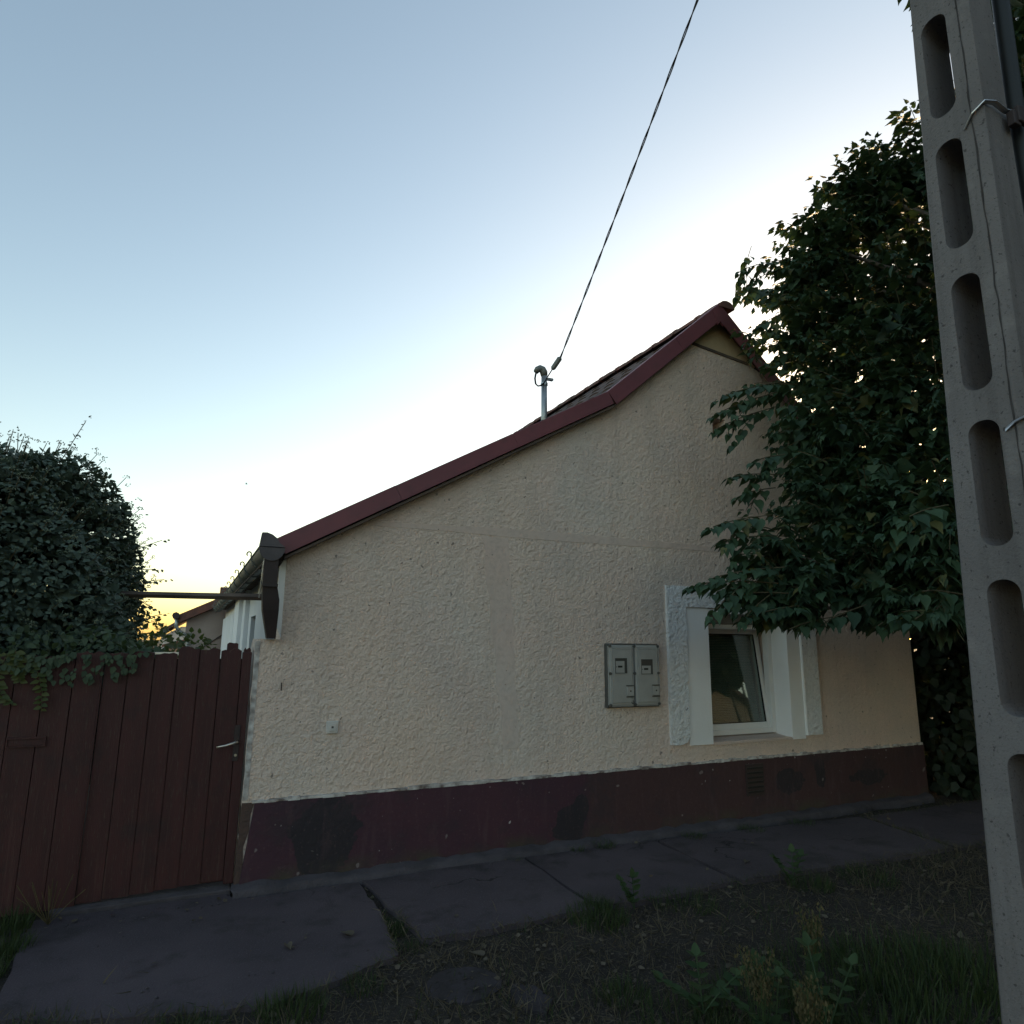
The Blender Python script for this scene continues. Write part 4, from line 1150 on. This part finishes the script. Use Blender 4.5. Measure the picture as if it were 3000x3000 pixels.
vl = tri_mesh('leaf', SMALL_V, SMALL_T); vl.materials.append(MT['vine_leaf'])
w = MB()
for strand in ([(-0.99, 1.50), (-1.02, 1.36), (-0.985, 1.26), (-0.92, 1.20)], [(-0.90, 1.50), (-0.815, 1.38), (-0.785, 1.27), (-0.775, 1.155)], [(-0.95, 1.52), (-0.93, 1.42), (-0.90, 1.33)]):
    P = [Vector((x, 5.015, z)) for x, z in strand]
    w.tube(P, 0.003, 4, cap=False)
    nL = 22
    for k in range(nL):
        t_ = k / nL * (len(P) - 1); j = min(int(t_), len(P) - 2)
        q = P[j].lerp(P[j + 1], t_ - j)
        s_ = 1 if k % 2 else -1
        o = bpy.data.objects.new('leaf', vl); hang(o, vn)
        M4 = Matrix([list(r) for r in mat34(q - vn.location, Vector((s_ * 1.0, -0.25, -0.35)) + rvec() * 0.2, Vector((0, -1, 0.8)) + rvec() * 0.3, 0.052 * rng.uniform(0.7, 1.1) * (1.1 - 0.3 * k / nL))] + [[0, 0, 0, 1]])
        o.matrix_local = M4
w.build('stem', MT['twig'], vn)
shrub('yard_shrub', 'loose green shrub rising between the ivy and the far houses', 'shrub', (-0.15, 7.6, 0), [(-0.55, 7.2, 1.25, 0.45, 0.5, 0.55, 1500, 0), (-0.15, 8.0, 1.15, 0.50, 0.5, 0.52, 1500, 0)], MT['vine_leaf'], 0.06, 3)

# ------------------------------------------------------------------ houses at the back
h2 = empty('outbuilding', (1.5, 15.4, 0), 'outbuilding with stained render and brown roof edge behind the gutter', 'building')
w = MB(); w.prism([(-0.10, 0), (4.5, 0), (4.5, 4.3), (-0.10, 1.98)], 'y', 15.4, 19.0)
w.build('wall', MT['stained'], h2)
w = MB(); w.prism([(-0.24, 1.98), (4.7, 4.47), (4.7, 4.58), (-0.24, 2.09)], 'y', 15.2, 19.2)
r2 = w.build('roof', MT['brownroof'], h2)
MB().prism([(-0.22, 1.93), (2.5, 3.30), (2.5, 3.42), (-0.22, 2.05)], 'y', 15.17, 15.199).build('verge_board', MT['brownroof'], r2)
MB().tube([(-0.30, 15.1, 2.06), (-0.30, 19.2, 2.06)], 0.07, 8).build('gutter', MT['brown_metal'], h2)
MB().tube([(-0.28, 15.25, 2.0), (-0.28, 15.27, 1.85), (-0.22, 15.3, 1.76), (-0.06, 15.33, 1.66), (-0.04, 15.35, 1.5), (-0.04, 15.35, 0)], 0.035, 8).build('downpipe', MT['zinc'], h2, True)
MB().box((0.50, 15.9, 2.45), (0.66, 16.1, 2.72)).build('chimney', MT['brownroof'], h2)
MB().box((0.02, 15.375, 1.52), (0.75, 15.399, 1.535), rot=Matrix.Rotation(rad(-38), 3, 'Y')).build('old_roof_line', MT['brown_metal'], h2)
h3 = empty('far_house', (0.6, 25, 0), 'pale far house with dull roof just left of the outbuilding', 'house')
w = MB(); w.prism([(-0.80, 0), (3.0, 0), (3.0, 2.0), (-0.30, 2.0), (-0.86, 1.66)], 'y', 25, 29); w.build('wall', MT['pale'], h3)
w = MB(); w.prism([(-1.05, 1.66), (0.0, 2.36), (3.2, 2.36), (3.2, 2.46), (-0.02, 2.46), (-1.05, 1.76)], 'y', 24.7, 29.3); w.build('roof', MT['tile'], h3)
h4 = empty('lean_to', (0.0, 20, 0), 'low red-brown lean-to roof in front of the pale far house', 'shed')
w = MB(); w.prism([(-0.65, 1.38), (0.5, 1.68), (0.5, 1.75), (-0.65, 1.45)], 'y', 20, 22); w.build('roof', MT['brownroof'], h4)
MB().box((-0.55, 20.2, 0), (0.5, 21.8, 1.39)).build('wall', MT['stained'], h4)

# ------------------------------------------------------------------ across the street: seen in the window glass, plus unseen light helpers
oh = empty('opposite_house', (22.5, -15, 0), 'sunlit pale house across the street reflected in the window', 'house')
w = MB(); w.prism([(20.2, 0), (24.8, 0), (24.8, 3.2), (22.4, 5.0), (20.2, 3.2)], 'y', -22, -14); w.build('wall', MT['orange_render'], oh)
w = MB(); w.prism([(19.8, 3.0), (22.4, 5.05), (25.2, 3.0), (25.2, 3.2), (22.4, 5.3), (19.8, 3.2)], 'y', -22.3, -13.7); w.build('roof', MT['brownroof'], oh)
for x in (20.8, 23.2): MB().box((x, -14.05, 1.0), (x + 1.0, -13.96, 2.4)).build('window', MT['meter_glass'], oh)
for hx, lab in ((-6.5, 'unseen pale house added across the street to bounce light, nearer left'), (-18.0, 'unseen pale house added across the street to bounce light, farther left')):  # unseen houses added to bounce warm sunlight onto the gable wall
    ho = empty('opposite_house', (hx, -15, 0), lab, 'house')
    MB().prism([(hx - 4, 0), (hx + 4, 0), (hx + 4, 3.0), (hx, 5.6), (hx - 4, 3.0)], 'y', -22, -13.5).build('wall', MT['orange_render'], ho)
    MB().prism([(hx - 4.4, 2.8), (hx, 5.65), (hx + 4.4, 2.8), (hx + 4.4, 3.0), (hx, 5.9), (hx - 4.4, 3.0)], 'y', -22.3, -13.2).build('roof', MT['brownroof'], ho)
    for dx in (-2.4, 1.2): MB().box((hx + dx, -13.55, 1.0), (hx + dx + 1.2, -13.46, 2.4)).build('window', MT['meter_glass'], ho)
OPP = [(18.3, -8.2, 7.0, 3.0, 3.0, 'tree across the street reflected high in the window glass'), (11.5, -9.0, 5.4, 3.2, 3.4, 'tree across the street reflected left of the sunlit house'), (34, -9.6, 5.4, 3.2, 3.4, 'tree far along the other side of the street'),
       (36, 7.5, 7.2, 3.3, 4.5, 'unseen tall tree added to shade the trees opposite, nearest of three'), (42.5, 8.0, 7.4, 3.3, 4.7, 'unseen tall tree added to shade the trees opposite, middle of three'), (48.5, 8.5, 7.2, 3.3, 4.5, 'unseen tall tree added to shade the trees opposite, farthest of three'),  # unseen trees added to keep the sun off the reflected trees
       (9.0, -5.8, 5.6, 3.3, 3.9, 'unseen tall tree added behind the camera to shade the right side')]  # unseen tree added to darken the right end of the wall
for x, y, cz, rx, rz, lab in OPP:
    shrub('street_tree', lab, 'tree', (x, y, 0),
          [(x, y, cz, rx, 2.8, rz, 2600, 0), (x + 1.5, y + 0.6, cz - 0.8, 2.1, 2.0, rz * 0.7, 1100, 0), (x - 1.4, y + 0.4, cz - 1.0, 2.1, 2.0, rz * 0.7, 1100, 0)], MT['tree_leaf'], 0.42, 3)

# ------------------------------------------------------------------ ground cover
def in_pave(x, y):
    if y > 4.93: return True
    for s in slabs:
        ins = False; j = len(s) - 1
        for i in range(len(s)):
            if (s[i][1] > y) != (s[j][1] > y) and x < (s[j][0] - s[i][0]) * (y - s[i][1]) / (s[j][1] - s[i][1]) + s[i][0]: ins = not ins
            j = i
        if ins: return True
    return False
dry, grn = [], []
def dens(x, y): return 0.5 + 0.5 * math.sin(1.7 * x + 0.6 * y) * math.cos(1.3 * y - 0.4 * x)
while len(dry) < 26000:
    x = rng.uniform(-1.2, 8.0); y = 1.6 + 2.5 * rng.random()
    if in_pave(x, y) and rng.random() < 0.985: continue
    if math.hypot(x - 1.34, y - 3.32) < 0.17: continue
    if rng.random() > 0.30 + 0.7 * dens(x, y): continue
    flat = rng.random() < 0.6
    d = Vector((rng.uniform(-1, 1), rng.uniform(-1, 1), rng.uniform(0.02, 0.35) if flat else rng.uniform(0.5, 1.5)))
    dry.append(mat34((x, y, ground_h(x, y) - 0.002 if not in_pave(x, y) else 0.004), d, rvec(), rng.uniform(0.03, 0.10), rng.uniform(0.9, 2.0)))
def tuft(cx, cy, r, n, h, store, z=None):
    for _ in range(n):
        a = rng.uniform(0, 6.28); q = r * math.sqrt(rng.random())
        x, y = cx + q * math.cos(a), cy + q * math.sin(a)
        store.append(mat34((x, y, (ground_h(x, y) if z is None else z) - 0.005), Vector((math.cos(a) * 0.5 * rng.random(), math.sin(a) * 0.5 * rng.random(), 1)) + rvec() * 0.25, rvec(), h * rng.uniform(0.5, 1.2), rng.uniform(0.8, 1.7)))
for k in range(9000):
    x = rng.uniform(-1.0, 7.5); y = rng.uniform(1.7, 4.0)
    if in_pave(x, y): continue
    v_ = dens(x * 1.9 + 3, y * 2.3)
    if rng.random() > v_ ** 3 * 0.8: continue
    tuft(x, y, 0.02, 2, 0.07, grn)
for (x, y, r, n, h) in ((1.215, 4.12, 0.055, 260, 0.055), (1.21, 4.02, 0.05, 200, 0.05), (1.20, 4.25, 0.03, 90, 0.035), (1.19, 4.60, 0.03, 70, 0.04), (1.24, 3.82, 0.08, 120, 0.06), (2.44, 3.85, 0.09, 260, 0.09), (2.44, 4.02, 0.05, 150, 0.06), (2.435, 4.35, 0.03, 90, 0.02),
                        (2.35, 3.72, 0.18, 420, 0.10), (3.0, 3.70, 0.2, 300, 0.08), (2.9, 4.88, 0.06, 120, 0.05), (3.15, 4.87, 0.09, 260, 0.06), (3.5, 4.87, 0.10, 240, 0.05), (2.35, 4.87, 0.06, 140, 0.03), (4.0, 4.80, 0.1, 240, 0.05), (4.6, 4.76, 0.12, 200, 0.05), (5.2, 4.74, 0.12, 160, 0.05),
                        (-0.72, 4.62, 0.12, 420, 0.10), (-0.80, 4.35, 0.14, 420, 0.09), (-0.76, 4.85, 0.10, 260, 0.12), (-0.45, 3.62, 0.2, 380, 0.07), (0.1, 3.42, 0.15, 300, 0.07), (0.55, 3.38, 0.14, 300, 0.10), (0.9, 3.50, 0.10, 160, 0.07),
                        (2.5, 2.55, 0.35, 800, 0.10), (3.0, 2.6, 0.4, 800, 0.12), (3.4, 2.45, 0.4, 800, 0.14), (3.7, 2.3, 0.35, 500, 0.14), (2.1, 2.6, 0.25, 400, 0.09), (2.9, 2.2, 0.4, 600, 0.13), (2.0, 2.95, 0.12, 220, 0.09), (4.0, 3.6, 0.15, 240, 0.09), (4.5, 3.55, 0.2, 260, 0.09)):
    tuft(x, y, r, n, h, grn, 0.0 if in_pave(x, y) else None)
for s_ in slabs[:5]:
    for a, b in zip(s_, s_[1:] + s_[:1]):
        if max(a[1], b[1]) > 4.75: continue
        L = math.hypot(b[0] - a[0], b[1] - a[1])
        for k in range(int(L * 190)):
            t_ = rng.random(); off = rng.gauss(-0.01, 0.035)
            x, y = a[0] + (b[0] - a[0]) * t_, a[1] + (b[1] - a[1]) * t_ + off
            d = Vector((rng.uniform(-1, 1), rng.uniform(-0.3, 1), rng.uniform(0.05, 0.9)))
            (dry if rng.random() < 0.7 else grn).append(mat34((x, y, 0.0), d, rvec(), rng.uniform(0.02, 0.065), rng.uniform(1.0, 2.2)))
tag(put('dry_grass', instance_mesh('dry_grass', BLADE_V, BLADE_T, dry), MT['grass_dry']), 'matted dry grass covering the bare soil verge', 'grass', kind='stuff')
tag(put('green_grass', instance_mesh('green_grass', BLADE_V, BLADE_T, grn), MT['grass_green']), 'green grass growing in the joints and on the verge', 'grass', kind='stuff')
lit = []
for k in range(2800):
    x = rng.uniform(-1.0, 7.5); y = rng.uniform(1.8, 4.95)
    ip = in_pave(x, y)
    if ip and rng.random() < (0.965 if y < 4.75 else 0.72): continue
    z = 0.012 if ip else ground_h(x, y) + 0.014
    if y > 4.93: continue
    lit.append(mat34((x, y, z), Vector((rng.uniform(-1, 1), rng.uniform(-1, 1), rng.uniform(-0.1, 0.25))), Vector((0, 0, 1)) + rvec() * 0.5, rng.uniform(0.014, 0.042)))
tag(put('leaf_litter', instance_mesh('leaf_litter', SMALL_V, SMALL_T, lit), MT['litter']), 'small dry leaves scattered over soil and pavement', 'litter', kind='stuff')
pb_ = []
for k in range(900):
    x = rng.uniform(-0.9, 7.0); y = rng.uniform(2.0, 4.9)
    if k % 2: y = rng.choice((rng.gauss(3.8, 0.06), rng.gauss(4.84, 0.05)))
    if y > 4.9: continue
    ip = in_pave(x, y)
    if ip and y < 4.7 and rng.random() < 0.8: continue
    s_ = rng.uniform(0.005, 0.018)
    pb_.append([[s_ * 1.3, 0, 0, x], [0, s_, 0, y], [0, 0, s_ * 0.7, (0.004 if ip else ground_h(x, y)) + s_ * 0.15]])
tag(put('pebbles', instance_mesh('pebbles', ICO_V, ICO_T, pb_), MT['kerb']), 'small pebbles and crumbs of concrete on the ground', 'pebbles', kind='stuff')
# a few big curled leaves one can pick out
for (x, y, s_, lab) in ((0.93, 4.05, 0.085, 'curled dry leaf lying on the slab left of the grassy joint'), (0.62, 4.02, 0.07, 'crumpled dry leaf on the slab in front of the wall, nearest the gate'), (1.52, 3.60, 0.09, 'pale dry leaf on the soil behind the round stone'), (3.9, 4.1, 0.07, 'dry leaf on the pavement below the window')):
    o = tag(bpy.data.objects.new('dead_leaf', bpy.data.meshes.new('dead_leaf')), lab, 'leaf', 'large dead leaves on the ground')
    vs = [(a * 0.8, b - 0.5, 0.25 * abs(a) * 2 + 0.12 * (b - 0.5) ** 2 + 0.04) for a, b, c in LEAF_V]
    o.data.from_pydata(vs, [], LEAF_T); o.data.materials.append(MT['litter'])
    o.location = (x, y, 0.004 if in_pave(x, y) else ground_h(x, y) + 0.005); o.scale = (s_,) * 3; o.rotation_euler = (0, 0, rng.uniform(0, 6))
    link(o)
# round stone and a broken slab sunk in the soil
w = MB()
w.prism([(1.34 + (0.185 + rng.uniform(-0.010, 0.010)) * math.cos(k * math.pi / 14), 3.32 + (0.17 + rng.uniform(-0.01, 0.01)) * math.sin(k * math.pi / 14)) for k in range(28)], 'z', -0.08, -0.012)
tag(w.build('round_stone', MT['sunk']), 'round flat concrete disc sunk in the soil near the pavement edge', 'stone')
w = MB()
w.prism([(1.50, 3.00), (1.58, 2.93), (1.66, 3.02), (1.64, 3.17), (1.55, 3.22), (1.50, 3.14)], 'z', -0.08, -0.010)
tag(w.build('broken_slab', MT['sunk']), 'small broken concrete piece right of the round disc', 'stone')

# weeds at the lower right
def pinnate(base, d, L, pairs, size, parent, mesh, droop=0.3):
    d = Vector(d).normalized(); side = d.cross(Vector((0, 0, 1))).normalized()
    p = Vector(base); pts = [p.copy()]
    for i in range(pairs):
        dd = (d + Vector((0, 0, -droop * i / pairs))).normalized()
        p = p + dd * L / pairs; pts.append(p.copy())
        for s_ in (-1, 1):
            o = bpy.data.objects.new('leaf', mesh); hang(o, parent)
            o.matrix_local = Matrix([list(r) for r in mat34(p - parent.location, side * s_ + dd * 0.55 + rvec() * 0.12, Vector((0, 0, 1)) + rvec() * 0.2, size * rng.uniform(0.8, 1.1), 1.1)] + [[0, 0, 0, 1]])
    o = bpy.data.objects.new('leaf', mesh); hang(o, parent)
    o.matrix_local = Matrix([list(r) for r in mat34(p - parent.location, d, Vector((0, 0, 1)), size)] + [[0, 0, 0, 1]])
    return pts
wl = tri_mesh('leaf', SMALL_V, SMALL_T); wl.materials.append(MT['weed_leaf'])
WEEDS = [((2.60, 2.30), [(0.2, 0.5, 1.2), (0.9, 0.2, 0.9), (-0.6, 0.3, 1.0)], 'leafy weed with oval paired leaflets at the bottom edge, between the seed heads', 0.30),
         ((2.33, 2.34), [(0.1, 0.4, 1.0), (-0.7, 0.2, 0.8), (0.7, 0.5, 0.8)], 'leafy weed with oval paired leaflets at the foot of the left seed head', 0.26),
         ((2.20, 2.62), [(0.3, 0.5, 0.8), (-0.7, 0.4, 0.7), (0.8, -0.1, 0.7)], 'broad-leaved weed at the left end of the green patch', 0.22),
         ((3.86, 3.62), [(0.1, 0.1, 1.2), (-0.5, 0.2, 0.9), (0.6, 0.2, 0.9)], 'small weed standing at the pavement edge below the window', 0.20),
         ((2.62, 3.72), [(0.0, 0.1, 1.3), (-0.4, 0.2, 1.0)], 'thin weed sprouting at the joint of the third slab', 0.17)]
for (x, y), ds, lab, L in WEEDS:
    we = empty('weed', (x, y, 0), lab, 'weed', 'leafy weeds')
    w = MB()
    for d in ds:
        pts = pinnate((x, y, 0.0), d, L, 5, 0.062, we, wl)
        w.tube(pts, 0.0035, 4, cap=False)
    w.build('stem', MT['weed_leaf'], we)
for (x, y, H_, lab) in ((2.78, 2.55, 0.42, 'taller weed with pale yellow seed heads in the middle of the green patch'), (2.30, 2.38, 0.36, 'shorter weed with pale seed heads left of the taller one'), (2.36, 2.18, 0.30, 'weed with seed heads cut by the bottom edge of the picture')):
    sd = empty('seed_weed', (x, y, 0), lab, 'weed', 'weeds gone to seed')
    w = MB(); sm = []
    for k in range(12):
        dx, dy = rng.uniform(-.075, .075), rng.uniform(-.07, .07)
        h = H_ * rng.uniform(0.6, 0.95)
        w.tube([(x + dx * 0.3, y + dy * 0.3, -0.02), (x + dx * 0.7, y + dy * 0.7, h * 0.5), (x + dx, y + dy, h)], 0.0025, 4, cap=False)
        for q in range(34):
            t_ = 0.55 + 0.45 * q / 34
            sm.append(mat34((x + dx * t_ + rng.uniform(-.025, .025), y + dy * t_ + rng.uniform(-.025, .025), h * t_), Vector((rng.uniform(-.5, .5), rng.uniform(-.5, .5), 1)), rvec(), rng.uniform(0.012, 0.022), 0.7))
    w.build('stems', MT['weed_leaf'], sd)
    tag(put('seed_head', instance_mesh('seed_head', SMALL_V, SMALL_T, sm), MT['seed'], sd), kind='stuff')
# dry plant at the foot of the fence
dp = empty('dry_weed', (-0.55, 4.86, 0), 'dry straggling weed at the foot of the red gate boards', 'weed')
w = MB()
for k in range(12):
    a = rng.uniform(0, 6.28); r = rng.uniform(0.05, 0.18)
    w.tube([(-0.58, 4.88, 0), (-0.58 + r * 0.5 * math.cos(a), 4.86 + 0.3 * r * math.sin(a), 0.10), (-0.58 + r * math.cos(a), 4.84 + 0.4 * r * math.sin(a), rng.uniform(0.14, 0.27))], 0.0022, 4, cap=False)
w.build('stems', MT['seed'], dp)
# bird far off
bd = empty('bird', (2.05, 39.03, 10.11), 'tiny dark bird in flight left of the roof slope', 'bird')
w = MB(); w.tube([(1.90, 39.03, 10.11), (1.96, 39.03, 10.12), (2.08, 39.03, 10.12), (2.16, 39.03, 10.13), (2.20, 39.03, 10.13)], [0.01, 0.04, 0.05, 0.03, 0.005], 6); w.build('body', MT['black'], bd)
w = MB(); w.poly([(2.0, 39.03, 10.13), (2.1, 39.03, 10.13), (2.03, 38.75, 10.20), (1.93, 38.6, 10.22)]); w.poly([(2.1, 39.04, 10.13), (2.0, 39.04, 10.13), (1.93, 39.45, 10.22), (2.03, 39.3, 10.20)]); w.build('wings', MT['black'], bd)
bd.scale = (0.5, 0.5, 0.5)
